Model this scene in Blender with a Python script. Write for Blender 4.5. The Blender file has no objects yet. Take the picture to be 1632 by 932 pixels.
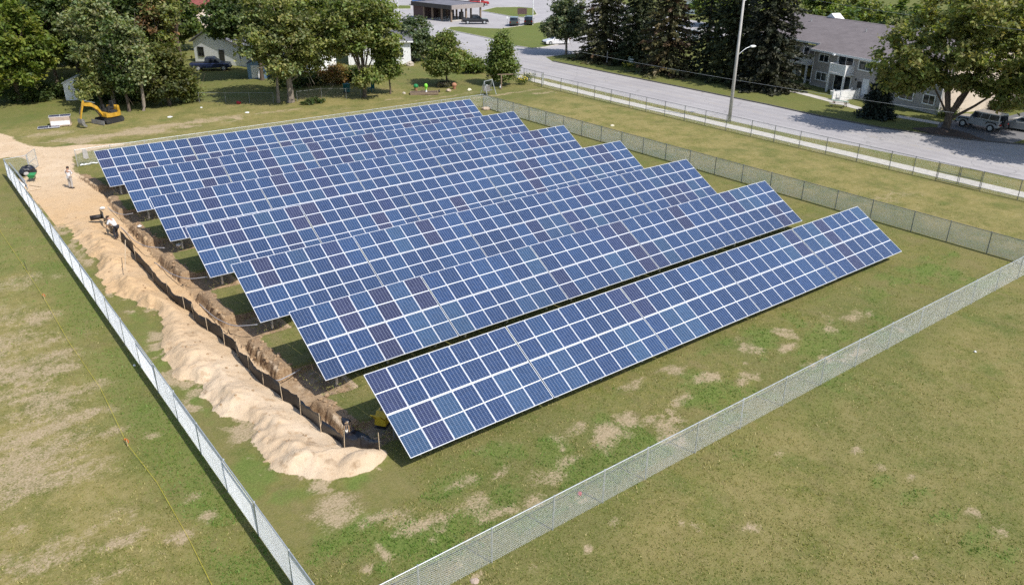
import bpy, math, random
import numpy as np
from mathutils import Vector, Matrix

S = bpy.context.scene
C = S.collection
R = math.radians
random.seed(7)
RNG = np.random.default_rng(11)

# ------------------------------------------------------------------ camera
CAM = np.array([0.88243, -20.35066, 18.91260])
YAW, PITCH, ROLL, FOC = 0.6613163504, -0.4289399976, 0.0101444117, 1284.612
PW, PH = 1632.0, 932.0
_f = np.array([math.sin(YAW) * math.cos(PITCH), math.cos(YAW) * math.cos(PITCH), math.sin(PITCH)])
_r0 = np.array([math.cos(YAW), -math.sin(YAW), 0.0])
_u0 = np.cross(_r0, _f)
_r = _r0 * math.cos(ROLL) + _u0 * math.sin(ROLL)
_u = -_r0 * math.sin(ROLL) + _u0 * math.cos(ROLL)
cam = bpy.data.cameras.new("camera")
cam.sensor_fit = 'HORIZONTAL'
cam.sensor_width = 36.0
cam.lens = 36.0 * FOC / PW
cam.clip_start = 0.5
cam.clip_end = 3000
cam_o = bpy.data.objects.new("camera", cam)
C.objects.link(cam_o)
cam_o.matrix_world = Matrix(((_r[0], _u[0], -_f[0], CAM[0]), (_r[1], _u[1], -_f[1], CAM[1]),
                             (_r[2], _u[2], -_f[2], CAM[2]), (0, 0, 0, 1)))
S.camera = cam_o


def gp(px, py, z=0.0):
    """world point at height z that stands at this place of the photograph (the surveyed camera)"""
    d = _f + _r * (px - PW / 2) / FOC - _u * (py - PH / 2) / FOC
    return CAM + d * ((z - CAM[2]) / d[2])


# ------------------------------------------------------------------ light
SUN = Vector((0.181, -0.785, 1.0)).normalized()          # towards the sun
el = math.asin(SUN.z)
w = bpy.data.worlds.new("World")
S.world = w
w.use_nodes = True
wn = w.node_tree
bg = wn.nodes["Background"]
sky = wn.nodes.new("ShaderNodeTexSky")
sky.sky_type = 'NISHITA'
sky.sun_disc = False
sky.sun_elevation = el
sky.sun_rotation = math.atan2(SUN.x, SUN.y)
sky.air_density = 1.0
sky.dust_density = 1.2
wn.links.new(sky.outputs[0], bg.inputs[0])
bg.inputs[1].default_value = 0.145
sl = bpy.data.lights.new("sun", 'SUN')
sl.energy = 4.3
sl.angle = R(0.53)
sl.color = (1.0, 0.955, 0.89)
so = bpy.data.objects.new("sun", sl)
C.objects.link(so)
so.location = (0, 0, 60)
so.rotation_euler = SUN.to_track_quat('Z', 'Y').to_euler()
S.view_settings.view_transform = 'Standard'
S.view_settings.look = 'None'
S.view_settings.exposure = 0.20
S.view_settings.gamma = 1.0
S.cycles.use_denoising = False
S.cycles.sample_clamp_indirect = 6.0
S.cycles.max_bounces = 6
S.cycles.diffuse_bounces = 3
S.cycles.glossy_bounces = 3
S.cycles.transparent_max_bounces = 8


# ------------------------------------------------------------------ helpers
class MB:
    """collects primitives, links them as ONE mesh object"""
    def __init__(self):
        self.v, self.f, self.mi, self.mats = [], [], [], []
        self.cur = 0

    def mat(self, m):
        if m not in self.mats:
            self.mats.append(m)
        self.cur = self.mats.index(m)
        return self

    def add(self, vs, fs):
        o = len(self.v)
        self.v += [tuple(map(float, p)) for p in vs]
        for f in fs:
            self.f.append([i + o for i in f])
            self.mi.append(self.cur)
        return self

    def box(self, c, s, rz=0.0, m=None):
        hx, hy, hz = s[0] / 2, s[1] / 2, s[2] / 2
        p = [Vector((x, y, z)) for x in (-hx, hx) for y in (-hy, hy) for z in (-hz, hz)]
        M = m if m is not None else Matrix.Rotation(rz, 3, 'Z')
        p = [M @ q + Vector(c) for q in p]
        return self.add(p, [(0, 1, 3, 2), (4, 6, 7, 5), (0, 4, 5, 1), (2, 3, 7, 6), (0, 2, 6, 4), (1, 5, 7, 3)])

    def tube(self, pts, rad, n=6, cap=True):
        pts = [Vector(p) for p in pts]
        rads = rad if isinstance(rad, (list, tuple)) else [rad] * len(pts)
        vs, fs = [], []
        for i, p in enumerate(pts):
            t = (pts[min(i + 1, len(pts) - 1)] - pts[max(i - 1, 0)]).normalized()
            a = t.orthogonal().normalized() if abs(t.z) > 0.99 else t.cross(Vector((0, 0, 1))).normalized()
            b = t.cross(a)
            for k in range(n):
                an = 2 * math.pi * k / n
                vs.append(p + (a * math.cos(an) + b * math.sin(an)) * rads[i])
        for i in range(len(pts) - 1):
            for k in range(n):
                k2 = (k + 1) % n
                fs.append((i * n + k, i * n + k2, (i + 1) * n + k2, (i + 1) * n + k))
        if cap:
            fs.append(tuple(reversed(range(n))))
            fs.append(tuple(range((len(pts) - 1) * n, len(pts) * n)))
        return self.add(vs, fs)

    def prism(self, poly, axis, a, b):
        """poly: 2-D outline, extruded along axis ('x','y','z') from a to b"""
        def P(u, v, w_):
            return {'x': (w_, u, v), 'y': (u, w_, v), 'z': (u, v, w_)}[axis]
        n = len(poly)
        vs = [P(u, v, a) for u, v in poly] + [P(u, v, b) for u, v in poly]
        fs = [tuple(range(n)), tuple(range(2 * n - 1, n - 1, -1))]
        fs += [(i, i + n, (i + 1) % n + n, (i + 1) % n) for i in range(n)]
        return self.add(vs, fs)

    def ellip(self, c, r, nu=10, nv=6, m=None):
        vs, fs = [], []
        for j in range(nv + 1):
            th = math.pi * j / nv
            for i in range(nu):
                ph = 2 * math.pi * i / nu
                q = Vector((r[0] * math.sin(th) * math.cos(ph), r[1] * math.sin(th) * math.sin(ph), r[2] * math.cos(th)))
                vs.append((m @ q if m is not None else q) + Vector(c))
        for j in range(nv):
            for i in range(nu):
                fs.append((j * nu + i, (j + 1) * nu + i, (j + 1) * nu + (i + 1) % nu, j * nu + (i + 1) % nu))
        return self.add(vs, fs)

    def mesh(self, name, smooth=False):
        me = bpy.data.meshes.new(name)
        me.from_pydata(self.v, [], self.f)
        for m in self.mats:
            me.materials.append(m)
        me.polygons.foreach_set('material_index', self.mi)
        if smooth:
            me.polygons.foreach_set('use_smooth', [True] * len(self.f))
        me.validate()
        me.update()
        return me

    def build(self, name, mat=None, parent=None, smooth=False, loc=None):
        if mat is not None and not self.mats:
            self.mats = [mat]
        return obj(name, self.mesh(name, smooth), parent, loc)


def obj(name, me, parent=None, loc=None, rot=None):
    o = bpy.data.objects.new(name, me)
    C.objects.link(o)
    if parent is not None:
        o.parent = parent
    if loc is not None:
        o.location = loc
    if rot is not None:
        o.rotation_euler = rot
    return o


def tag(o, label=None, cat=None, group=None, kind=None):
    if label: o['label'] = label
    if cat: o['category'] = cat
    if group: o['group'] = group
    if kind: o['kind'] = kind
    return o


def thing(name, label, cat, loc=(0, 0, 0), rz=0.0, group=None):
    o = bpy.data.objects.new(name, None)
    C.objects.link(o)
    o.empty_display_size = 0.3
    o.location = loc
    o.rotation_euler = (0, 0, rz)
    return tag(o, label, cat, group)


def npmesh(name, V, F, mats, smooth=False, col=None, mi=None):
    """V (n,3), F (m,k) numpy arrays -> mesh; col: per-vertex colours (n,4)"""
    me = bpy.data.meshes.new(name)
    n, m, k = len(V), len(F), F.shape[1]
    me.vertices.add(n)
    me.vertices.foreach_set('co', np.ascontiguousarray(V, dtype=np.float32).ravel())
    me.loops.add(m * k)
    me.loops.foreach_set('vertex_index', np.ascontiguousarray(F, dtype=np.int32).ravel())
    me.polygons.add(m)
    me.polygons.foreach_set('loop_start', np.arange(0, m * k, k, dtype=np.int32))
    me.polygons.foreach_set('loop_total', np.full(m, k, dtype=np.int32))
    if smooth:
        me.polygons.foreach_set('use_smooth', np.ones(m, dtype=bool))
    for mm in mats:
        me.materials.append(mm)
    if mi is not None:
        me.polygons.foreach_set('material_index', np.ascontiguousarray(mi, dtype=np.int32))
    me.update(calc_edges=True)
    if col is not None:
        for cname, cc in col.items():
            a = me.color_attributes.new(cname, 'FLOAT_COLOR', 'POINT')
            a.data.foreach_set('color', np.ascontiguousarray(cc, dtype=np.float32).ravel())
    return me


# ------------------------------------------------------------------ materials
class NT:
    def __init__(self, name):
        self.m = bpy.data.materials.new(name)
        self.m.use_nodes = True
        self.t = self.m.node_tree
        self.b = self.t.nodes['Principled BSDF']

    def n(self, typ, **kw):
        nd = self.t.nodes.new(typ)
        for k, v in kw.items():
            if k.startswith('i_'):
                key = k[2:]
                nd.inputs[int(key) if key.isdigit() else key].default_value = v
            else:
                setattr(nd, k, v)
        return nd

    def l(self, a, b):
        self.t.links.new(a, b)
        return b

    def coord(self, kind='Object'):
        if kind == 'World':
            return self.n('ShaderNodeNewGeometry').outputs['Position']
        return self.n('ShaderNodeTexCoord').outputs[kind]

    def noise(self, vec, scale, detail=3.0, rough=0.55, dist=0.0):
        nd = self.n('ShaderNodeTexNoise')
        nd.inputs['Scale'].default_value = scale
        nd.inputs['Detail'].default_value = detail
        nd.inputs['Roughness'].default_value = rough
        nd.inputs['Distortion'].default_value = dist
        if vec is not None:
            self.l(vec, nd.inputs['Vector'])
        return nd.outputs['Fac']

    def math(self, op, a, b=None, c=None, clamp=False):
        nd = self.n('ShaderNodeMath', operation=op, use_clamp=clamp)
        for i, x in enumerate((a, b, c)):
            if x is None: continue
            if isinstance(x, (int, float)): nd.inputs[i].default_value = x
            else: self.l(x, nd.inputs[i])
        return nd.outputs[0]

    def ramp(self, x, lo, hi, a=0.0, b=1.0):
        nd = self.n('ShaderNodeMapRange')
        nd.interpolation_type = 'SMOOTHSTEP'
        self.l(x, nd.inputs[0])
        for i, v in zip((1, 2, 3, 4), (lo, hi, a, b)):
            nd.inputs[i].default_value = v
        return nd.outputs[0]

    def mix(self, f, a, b, blend='MIX'):
        nd = self.n('ShaderNodeMix', data_type='RGBA', blend_type=blend)
        for s, x in ((0, f), (6, a), (7, b)):
            if isinstance(x, (int, float)): nd.inputs[s].default_value = x
            elif isinstance(x, tuple): nd.inputs[s].default_value = (*x[:3], 1.0)
            else: self.l(x, nd.inputs[s])
        return nd.outputs[2]

    def bump(self, h, strength=0.3, dist=0.05):
        nd = self.n('ShaderNodeBump')
        nd.inputs['Strength'].default_value = strength
        nd.inputs['Distance'].default_value = dist
        self.l(h, nd.inputs['Height'])
        self.l(nd.outputs[0], self.b.inputs['Normal'])


def simple(name, col, rough=0.6, metal=0.0, var=0.12, scale=6.0, spec=0.5, dirt=None):
    """plain surface with a little mottling and grain"""
    t = NT(name)
    v = t.coord('Object')
    n1 = t.noise(v, scale, 4.0)
    lo = tuple(c * (1 - var) for c in col)
    hi = tuple(min(1, c * (1 + var)) for c in col)
    c = t.mix(t.ramp(n1, 0.3, 0.7), lo, hi)
    if dirt:
        c = t.mix(t.ramp(t.noise(v, scale * 0.45, 5.0, 0.65), 0.52, 0.75, 0.0, 0.6), c, dirt)
    t.l(c, t.b.inputs['Base Color'])
    t.l(t.ramp(n1, 0.2, 0.8, max(0.03, rough - 0.08), min(1, rough + 0.08)), t.b.inputs['Roughness'])
    t.b.inputs['Metallic'].default_value = metal
    t.b.inputs['Specular IOR Level'].default_value = spec
    return t.m


M = {}
M['white'] = simple('white_paint', (0.84, 0.84, 0.83), 0.5, dirt=(0.55, 0.53, 0.48))
M['galv'] = simple('galvanised_steel', (0.55, 0.57, 0.58), 0.42, 0.55, 0.1, 3.0)
M['galv_dark'] = simple('weathered_galvanised', (0.22, 0.23, 0.22), 0.6, 0.4, 0.2, 3.0)
M['wire'] = simple('galvanised_wire', (0.84, 0.86, 0.86), 0.45, 0.0, 0.06, 1.0)
M['wire_old'] = simple('old_galvanised_wire', (0.62, 0.64, 0.58), 0.55, 0.0, 0.1, 1.0)
M['alu'] = simple('anodised_aluminium', (0.80, 0.81, 0.83), 0.35, 0.25, 0.04, 4.0)
M['black_rubber'] = simple('black_rubber', (0.02, 0.02, 0.021), 0.8)
M['black_fabric'] = simple('black_woven_fabric', (0.016, 0.013, 0.013), 0.6, 0, 0.35, 9.0, 0.5)
M['black_film'] = simple('black_plastic_film', (0.014, 0.015, 0.020), 0.28, 0, 0.35, 7.0, 0.6)
M['stake'] = simple('pale_timber', (0.50, 0.39, 0.26), 0.8, 0, 0.2, 14.0)
M['wood'] = simple('weathered_timber', (0.22, 0.16, 0.11), 0.85, 0, 0.25, 12.0)
M['concrete'] = simple('pale_concrete', (0.50, 0.47, 0.42), 0.9, 0, 0.12, 1.2, dirt=(0.33, 0.31, 0.26))
M['yellow'] = simple('yellow_machine_paint', (0.52, 0.29, 0.025), 0.5, 0, 0.2, 3.0, dirt=(0.26, 0.17, 0.08))
M['yellow_plastic'] = simple('yellow_plastic', (0.62, 0.40, 0.02), 0.4)
M['dark_steel'] = simple('dark_steel', (0.06, 0.06, 0.06), 0.55, 0.5, 0.25, 8.0, dirt=(0.16, 0.12, 0.08))
M['blade_grey'] = simple('scuffed_grey_steel', (0.26, 0.25, 0.24), 0.5, 0.4, 0.25, 5.0, dirt=(0.22, 0.16, 0.1))
M['red'] = simple('red_paint', (0.42, 0.02, 0.03), 0.4)
M['orange'] = simple('orange_plastic', (0.75, 0.18, 0.03), 0.5)
M['green_plastic'] = simple('green_plastic', (0.02, 0.22, 0.07), 0.4)
M['lime_plastic'] = simple('lime_plastic', (0.22, 0.62, 0.05), 0.5)
M['yellow_cord'] = simple('yellow_cord', (0.62, 0.52, 0.03), 0.6)
M['blue_siding'] = simple('pale_blue_siding', (0.16, 0.27, 0.42), 0.6, 0, 0.15, 2.0)
M['white_siding'] = simple('white_siding', (0.82, 0.83, 0.83), 0.55, 0, 0.05, 1.5)
M['taupe_siding'] = simple('taupe_siding', (0.41, 0.375, 0.345), 0.7, 0, 0.08, 1.5)
M['beige_siding'] = simple('beige_siding', (0.60, 0.51, 0.42), 0.7, 0, 0.06, 1.5)
M['pink_siding'] = simple('pale_pink_siding', (0.62, 0.51, 0.44), 0.7, 0, 0.06, 1.5)
M['skin'] = simple('skin', (0.42, 0.24, 0.16), 0.55)
M['hair'] = simple('dark_hair', (0.035, 0.02, 0.013), 0.7)
M['cloth_white'] = simple('white_cotton', (0.74, 0.74, 0.75), 0.9)
M['cloth_grey'] = simple('pale_grey_denim', (0.40, 0.38, 0.36), 0.9)
M['cloth_black'] = simple('black_denim', (0.025, 0.025, 0.032), 0.9)
M['flower_white'] = simple('white_petals', (0.72, 0.66, 0.50), 0.8)
M['flower_yellow'] = simple('yellow_petals', (0.60, 0.48, 0.05), 0.8)
M['terracotta'] = simple('terracotta', (0.42, 0.20, 0.12), 0.85)
M['stone'] = simple('pale_stone', (0.48, 0.42, 0.34), 0.9, 0, 0.2, 3.0)
M['rock'] = simple('sandy_rock', (0.46, 0.36, 0.27), 0.9, 0, 0.25, 2.5)
M['bronze'] = simple('dark_bronze_fascia', (0.045, 0.038, 0.036), 0.5, 0, 0.2, 1.5)
M['flat_roof'] = simple('grey_membrane_roof', (0.155, 0.15, 0.17), 0.85, 0, 0.14, 0.7)
M['tan_fascia'] = simple('tan_metal_fascia', (0.30, 0.26, 0.24), 0.6, 0, 0.08, 1.2)
M['dark_brick'] = simple('dark_brick', (0.10, 0.062, 0.055), 0.9, 0, 0.3, 5.0)
M['lamp_glass'] = simple('frosted_lamp_glass', (0.75, 0.75, 0.72), 0.25)
M['pole_grey'] = simple('weathered_grey_pole', (0.40, 0.385, 0.36), 0.75, 0, 0.12, 2.0, dirt=(0.27, 0.25, 0.22))
M['tail_light'] = simple('red_lens', (0.35, 0.01, 0.01), 0.2)
M['head_light'] = simple('clear_lens', (0.6, 0.62, 0.62), 0.15)
M['chrome'] = simple('bright_metal', (0.6, 0.6, 0.62), 0.2, 0.9)
M['mulch'] = simple('bark_mulch', (0.075, 0.052, 0.040), 0.95, 0, 0.5, 14.0)
M['cable'] = simple('grey_conduit', (0.36, 0.36, 0.38), 0.5)
M['pallet_wrap'] = simple('cardboard_brown', (0.44, 0.34, 0.27), 0.8, 0, 0.1, 3.0)


def glass_dark(name, col=(0.012, 0.015, 0.018)):
    t = NT(name)
    v = t.coord('Object')
    c = t.mix(t.ramp(t.noise(v, 1.3, 2.0), 0.35, 0.65), col, tuple(min(1, x * 3.0 + 0.01) for x in col))
    t.l(c, t.b.inputs['Base Color'])
    t.b.inputs['Roughness'].default_value = 0.06
    return t.m


M['pane'] = glass_dark('window_glass')
M['pane_pale'] = glass_dark('curtained_window_glass', (0.05, 0.055, 0.05))
M['car_glass'] = glass_dark('car_glass', (0.010, 0.013, 0.018))


def car_paint(name, col, metal=0.3):
    t = NT(name)
    v = t.coord('Object')
    c = t.mix(t.ramp(t.noise(v, 2.2, 4.0), 0.4, 0.75), col, tuple(x * 0.82 + 0.012 for x in col))
    t.l(c, t.b.inputs['Base Color'])
    t.b.inputs['Metallic'].default_value = metal
    t.b.inputs['Roughness'].default_value = 0.32
    t.b.inputs['Coat Weight'].default_value = 0.7
    t.b.inputs['Coat Roughness'].default_value = 0.06
    return t.m


def shingles(name, a, b):
    t = NT(name)
    v = t.coord('Object')
    br = t.n('ShaderNodeTexBrick')
    br.offset = 0.5
    br.inputs['Scale'].default_value = 1.0
    br.inputs['Brick Width'].default_value = 0.9
    br.inputs['Row Height'].default_value = 0.28
    br.inputs['Mortar Size'].default_value = 0.014
    br.inputs['Color1'].default_value = (*a, 1)
    br.inputs['Color2'].default_value = (*b, 1)
    br.inputs['Mortar'].default_value = (*[x * 0.72 for x in a], 1)
    t.l(v, br.inputs['Vector'])
    n = t.noise(v, 0.8, 5.0, 0.6)
    c = t.mix(t.ramp(n, 0.3, 0.7, 0.0, 0.4), br.outputs[0], tuple(x * 1.25 for x in b))
    c = t.mix(t.ramp(t.noise(v, 12.0, 3.0), 0.35, 0.7, 0.0, 0.35), c, tuple(x * 0.6 for x in a))
    t.l(c, t.b.inputs['Base Color'])
    t.b.inputs['Roughness'].default_value = 0.9
    t.bump(t.noise(v, 25.0, 2.0), 0.2, 0.02)
    return t.m


M['shingle_brown'] = shingles('brown_grey_shingles', (0.165, 0.142, 0.142), (0.205, 0.178, 0.178))
M['shingle_grey'] = shingles('charcoal_shingles', (0.13, 0.13, 0.145), (0.17, 0.17, 0.19))
M['shingle_red'] = shingles('red_shingles', (0.27, 0.07, 0.055), (0.34, 0.10, 0.08))


def leaf_mat(name, trans=0.25):
    """foliage: colour comes from the leaf's own vertex colour"""
    t = NT(name)
    at = t.n('ShaderNodeAttribute', attribute_name='leaf')
    t.l(at.outputs['Color'], t.b.inputs['Base Color'])
    t.b.inputs['Roughness'].default_value = 0.55
    t.b.inputs['Specular IOR Level'].default_value = 0.3
    tr = t.n('ShaderNodeBsdfTranslucent')
    br = t.mix(1.0, at.outputs['Color'], (1.5, 1.6, 0.6), 'MULTIPLY')
    t.l(br, tr.inputs['Color'])
    ms = t.n('ShaderNodeMixShader')
    ms.inputs[0].default_value = trans
    t.l(t.b.outputs[0], ms.inputs[1])
    t.l(tr.outputs[0], ms.inputs[2])
    out = [n for n in t.t.nodes if n.type == 'OUTPUT_MATERIAL'][0]
    t.l(ms.outputs[0], out.inputs['Surface'])
    return t.m


M['leaf'] = leaf_mat('leaves', 0.36)
M['needle'] = leaf_mat('needles', 0.10)
M['grass_blade'] = leaf_mat('grass_blades', 0.25)


def bark(name, a, b):
    t = NT(name)
    v = t.coord('Object')
    mp = t.n('ShaderNodeMapping')
    mp.inputs['Scale'].default_value = (6, 6, 1.2)
    t.l(v, mp.inputs['Vector'])
    n = t.noise(mp.outputs[0], 2.0, 5.0, 0.65)
    t.l(t.mix(t.ramp(n, 0.35, 0.65), a, b), t.b.inputs['Base Color'])
    t.b.inputs['Roughness'].default_value = 0.95
    t.bump(n, 0.5, 0.05)
    return t.m


M['bark'] = bark('brown_bark', (0.06, 0.045, 0.032), (0.15, 0.115, 0.085))
M['bark_grey'] = bark('grey_bark', (0.14, 0.115, 0.09), (0.30, 0.25, 0.20))
# ------------------------------------------------------------------ ground
def _hash(ix, iy, seed):
    h = (ix * 374761393 + iy * 668265263 + seed * 974711) & 0x7fffffff
    h = (h ^ (h >> 13)) * 1274126177 & 0x7fffffff
    return ((h ^ (h >> 16)) & 0xffff) / 65535.0


def vnoise(x, y, scale, seed=0, octaves=3):
    out, amp, tot = 0.0, 1.0, 0.0
    for o in range(octaves):
        X, Y = x * scale, y * scale
        ix, iy = np.floor(X).astype(np.int64), np.floor(Y).astype(np.int64)
        fx, fy = X - ix, Y - iy
        fx, fy = fx * fx * (3 - 2 * fx), fy * fy * (3 - 2 * fy)
        s = seed + o * 17
        a, b = _hash(ix, iy, s), _hash(ix + 1, iy, s)
        c, d = _hash(ix, iy + 1, s), _hash(ix + 1, iy + 1, s)
        out = out + amp * ((a * (1 - fx) + b * fx) * (1 - fy) + (c * (1 - fx) + d * fx) * fy)
        tot += amp
        amp *= 0.5
        scale *= 2.03
    return out / tot


def sstep(x, a, b):
    t = np.clip((x - a) / (b - a), 0, 1)
    return t * t * (3 - 2 * t)


ROWS = [(13.21, 1.59), (13.16, 8.64), (13.05, 15.73), (12.96, 22.80), (12.88, 29.82), (12.80, 36.96), (12.74, 44.12)]
STAKE_PX = [(193, 380), (217, 412), (244.5, 443), (268, 466), (294.8, 488), (309, 502.4), (331.5, 521), (358, 545),
            (378, 563), (397, 583), (420, 607.6), (450.6, 631.7), (479, 654), (512, 681), (548.7, 708)]
STAKES = [tuple(gp(a, b, 0.22)[:2]) for a, b in STAKE_PX]
_sy = np.array([s[1] for s in STAKES][::-1])
_sx = np.array([s[0] for s in STAKES][::-1])
_ly = np.array([2.0, 2.6, 3.8, 5.5, 7.1, 8.4, 9.6, 11.5, 12.6, 13.6, 16.1, 17.6, 18.8, 20.4, 22.5, 25.2, 29.0, 33.3, 38.0, 44.0, 49.7, 53])
_lx = np.array([11.6, 10.3, 9.5, 8.7, 8.75, 9.25, 8.5, 8.2, 8.95, 8.2, 8.0, 8.5, 8.9, 9.65, 8.75, 8.3, 8.45, 8.4, 8.3, 8.3, 8.2, 8.2])


def fence_x(y):
    return np.interp(y, _sy, _sx, left=12.4, right=10.75)


def wall_x(y):
    """east wall of the trench"""
    return np.interp(y, [3, 6, 10, 40, 46, 50, 53], [13.1, 12.65, 12.2, 12.15, 12.6, 12.1, 11.6]) + 0.22 * (vnoise(y, y * 0, 0.55, 5, 2) - 0.5)


def lx_of(y):
    return np.interp(y, _ly, _lx)


def branch_mask(x, y):
    b = np.zeros_like(x)
    for bx, by in ROWS:
        c0, c1 = (by - 0.1, by + 2.95) if by > 3 else (3.9, 5.7)
        wob = 0.3 * (vnoise(x, y, 0.7, int(by), 2) - 0.5)
        b = np.maximum(b, sstep(y + wob, c0 - 0.15, c0 + 0.1) * (1 - sstep(y + wob, c1 - 0.1, c1 + 0.15)) * (1 - sstep(x, 14.2, 15.2)))
    return b


def work_height(x, y):
    fx, wx = fence_x(y), wall_x(y)
    lx = np.interp(y, _ly, _lx) + 1.2 * (vnoise(x, y, 0.5, 3, 2) - 0.5) + 1.0 * (vnoise(x, y, 1.5, 5, 5) - 0.5)
    # spoil heap: separate dumped loads, low and ragged
    t = np.clip((x - lx) / np.maximum(fx + 0.1 - lx, 0.3), 0, 1)
    prof = np.where(t < 0.40, sstep(t, 0.0, 0.46) ** 0.85, 1 - 0.97 * sstep(t, 0.42, 1.0))
    amp = 0.16 + 0.62 * vnoise(x, y, 0.36, 21, 2) ** 1.3
    loads = np.zeros_like(y)
    for yc, sg, hh in ((4.9, 1.3, .62), (7.6, 1.2, .5), (10.6, 1.1, .62), (14.6, 1.6, .60), (17.6, .9, .42), (22.6, 1.4, .66), (25.6, 1.3, .5), (29.4, 1.5, .58), (32.6, 1.2, .42), (36.5, 1.6, .4)):
        loads = np.maximum(loads, hh * np.exp(-((y + 1.0 * (vnoise(x, y, 0.4, 55, 2) - .5) - yc) / sg) ** 2 * .7))
    amp = 0.38 * amp + 0.10 + 0.52 * loads
    amp = amp * sstep(y, 2.0, 4.6) * (1 - 0.8 * sstep(y, 33, 44)) * (1 - sstep(y, 47, 51))
    rdg = 1 - np.abs(2 * vnoise(x, y, 1.25, 33, 4) - 1)
    lump = (vnoise(x, y, 0.55, 31, 2) - 0.5) * 0.30 + (rdg - 0.75) * 0.10 + (vnoise(x, y, 2.2, 37, 5) - 0.5) * 0.22
    heap = prof * (amp + lump * sstep(t, 0.02, 0.25) * np.minimum(1, amp * 2.2))
    heap = np.where((t > 0) & (t < 1), heap, 0)
    # the heap's toe spills round the end of the trench
    d = np.hypot((x - 11.9) / 1.5, (y - 3.3) / 0.9)
    heap = np.maximum(heap, 0.5 * (1 - sstep(d, 0.1, 1.0)) * (0.8 + lump))
    # trench
    act = sstep(y, 3.6, 5.0) * (1 - sstep(y, 50.5, 52.5))
    rough = (vnoise(x, y, 3.2, 41, 3) - 0.5)
    lw = 0.42 + 1.3 * sstep(y, 35, 40)
    tr = sstep(x, fx + 0.12, fx + lw) * (1 - sstep(x + rough * 0.28, wx - 0.16, wx + 0.04)) * act
    br = branch_mask(x, y) * sstep(x, wx - 0.3, wx)
    br = br * (1 - sstep(x, 14.2, 15.2))
    dig = np.maximum(tr * (0.52 - 0.2 * sstep(y, 36, 44)), br * (0.44 - 0.12 * sstep(x, 12.5, 14.8)))
    floor_n = (vnoise(x, y, 1.7, 51, 3) - 0.5) * 0.16
    h = heap * (1 - np.maximum(tr, br)) - dig + floor_n * np.maximum(tr, br)
    # clods and turned sods along the rim
    rim = np.exp(-((x - wx - 0.34 - 0.25 * rough) / 0.30) ** 2) * act * (1 - br)
    h = h + rim * (0.05 + 0.26 * np.maximum(0, vnoise(x, y, 1.3, 61, 2) - 0.36) + 0.12 * rough)
    # a step of loose soil at the sides of each branch trench
    h = h + 0.06 * br * (1 - br) * 4 * rough
    return h, np.maximum(tr, br), rim, heap, br


# bare and lush spots: (px, py, radius x, radius y in metres, strength)
DRY = [(20, 600, 3.5, 2.5, .75), (65, 640, 2.6, 1.6, .7), (105, 585, 1.6, .8, .6), (58, 508, 1.8, .9, .75), (0, 560, 3.0, 2.0, .7),
       (122, 668, 1.8, .6, .8), (60, 690, 2.4, .7, .85), (20, 710, 2.0, .8, .8), (205, 862, .75, .5, .85), (285, 857, .45, .45, .9),
       (310, 790, .4, .3, .8), (330, 820, .4, .35, .95), (110, 738, .8, .3, .7), (60, 765, .9, .5, .6), (238, 695, .6, .35, .75),
       (30, 840, .6, .4, .7), (150, 740, .9, .3, .6), (10, 455, 2.5, 1.0, .5), (100, 562, 1.3, .7, .75), (175, 690, .7, .4, .7),
       (540, 800, .9, .5, .8), (535, 822, 1.2, .6, .9), (600, 828, 1.0, .4, .85), (680, 832, 1.2, .45, .9), (640, 822, .9, .4, .7),
       (760, 800, 1.2, .6, .8), (800, 812, .9, .4, .85), (845, 798, .7, .5, .75), (742, 765, .5, .4, .8), (800, 748, .7, .4, .7),
       (612, 885, .35, .5, .9), (580, 905, .3, .25, .8), (880, 760, .6, .4, .8), (905, 732, .8, .5, .75), (968, 694, 1.1, .7, .95),
       (1000, 668, .8, .5, .8), (1062, 680, 1.0, .6, .8), (1042, 664, .9, .4, .85), (1128, 602, .9, .5, .95), (1192, 606, .9, .4, .85),
       (1088, 634, .9, .4, .75), (1256, 558, .75, .35, 1), (1352, 506, 1.0, .5, .75), (1320, 522, .9, .5, .65), (1380, 500, .7, .3, .7),
       (1195, 835, .38, .25, .95), (1370, 717, .5, .28, 1), (1400, 745, .35, .25, .8), (1545, 812, .5, .35, .9), (1452, 757, .35, .25, .8),
       (980, 832, .28, .2, .95), (940, 875, .32, .25, 1), (1105, 835, .2, .25, .8), (1465, 888, .25, .18, .9), (1088, 830, .22, .2, .8),
       (850, 905, .3, .2, .85), (1600, 845, .6, .35, .7), (1180, 470, 1.5, .5, .5), (755, 925, .3, .2, 1.0), (1240, 720, .5, .3, .5),
       (215, 212, 8.0, 1.6, 1.0), (330, 192, 5.0, 1.3, .9), (260, 200, 4.0, 1.2, .9), (120, 222, 5, 1.2, .9), (440, 178, 3.0, .6, .7), (60, 215, 4, 1.2, .6), (200, 232, 7, 1.0, .6),
       (870, 148, 2.5, .8, .7), (790, 152, 8, .55, .7), (700, 155, 6, .5, .55), (930, 172, 5, .3, .3), (545, 175, 2.0, .3, .5),
       (1420, 310, 3.0, 1.6, .35), (1480, 345, 3, 1.2, .25), (690, 150, 2.0, .5, .5), (630, 158, 2, .5, .5)]
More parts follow.
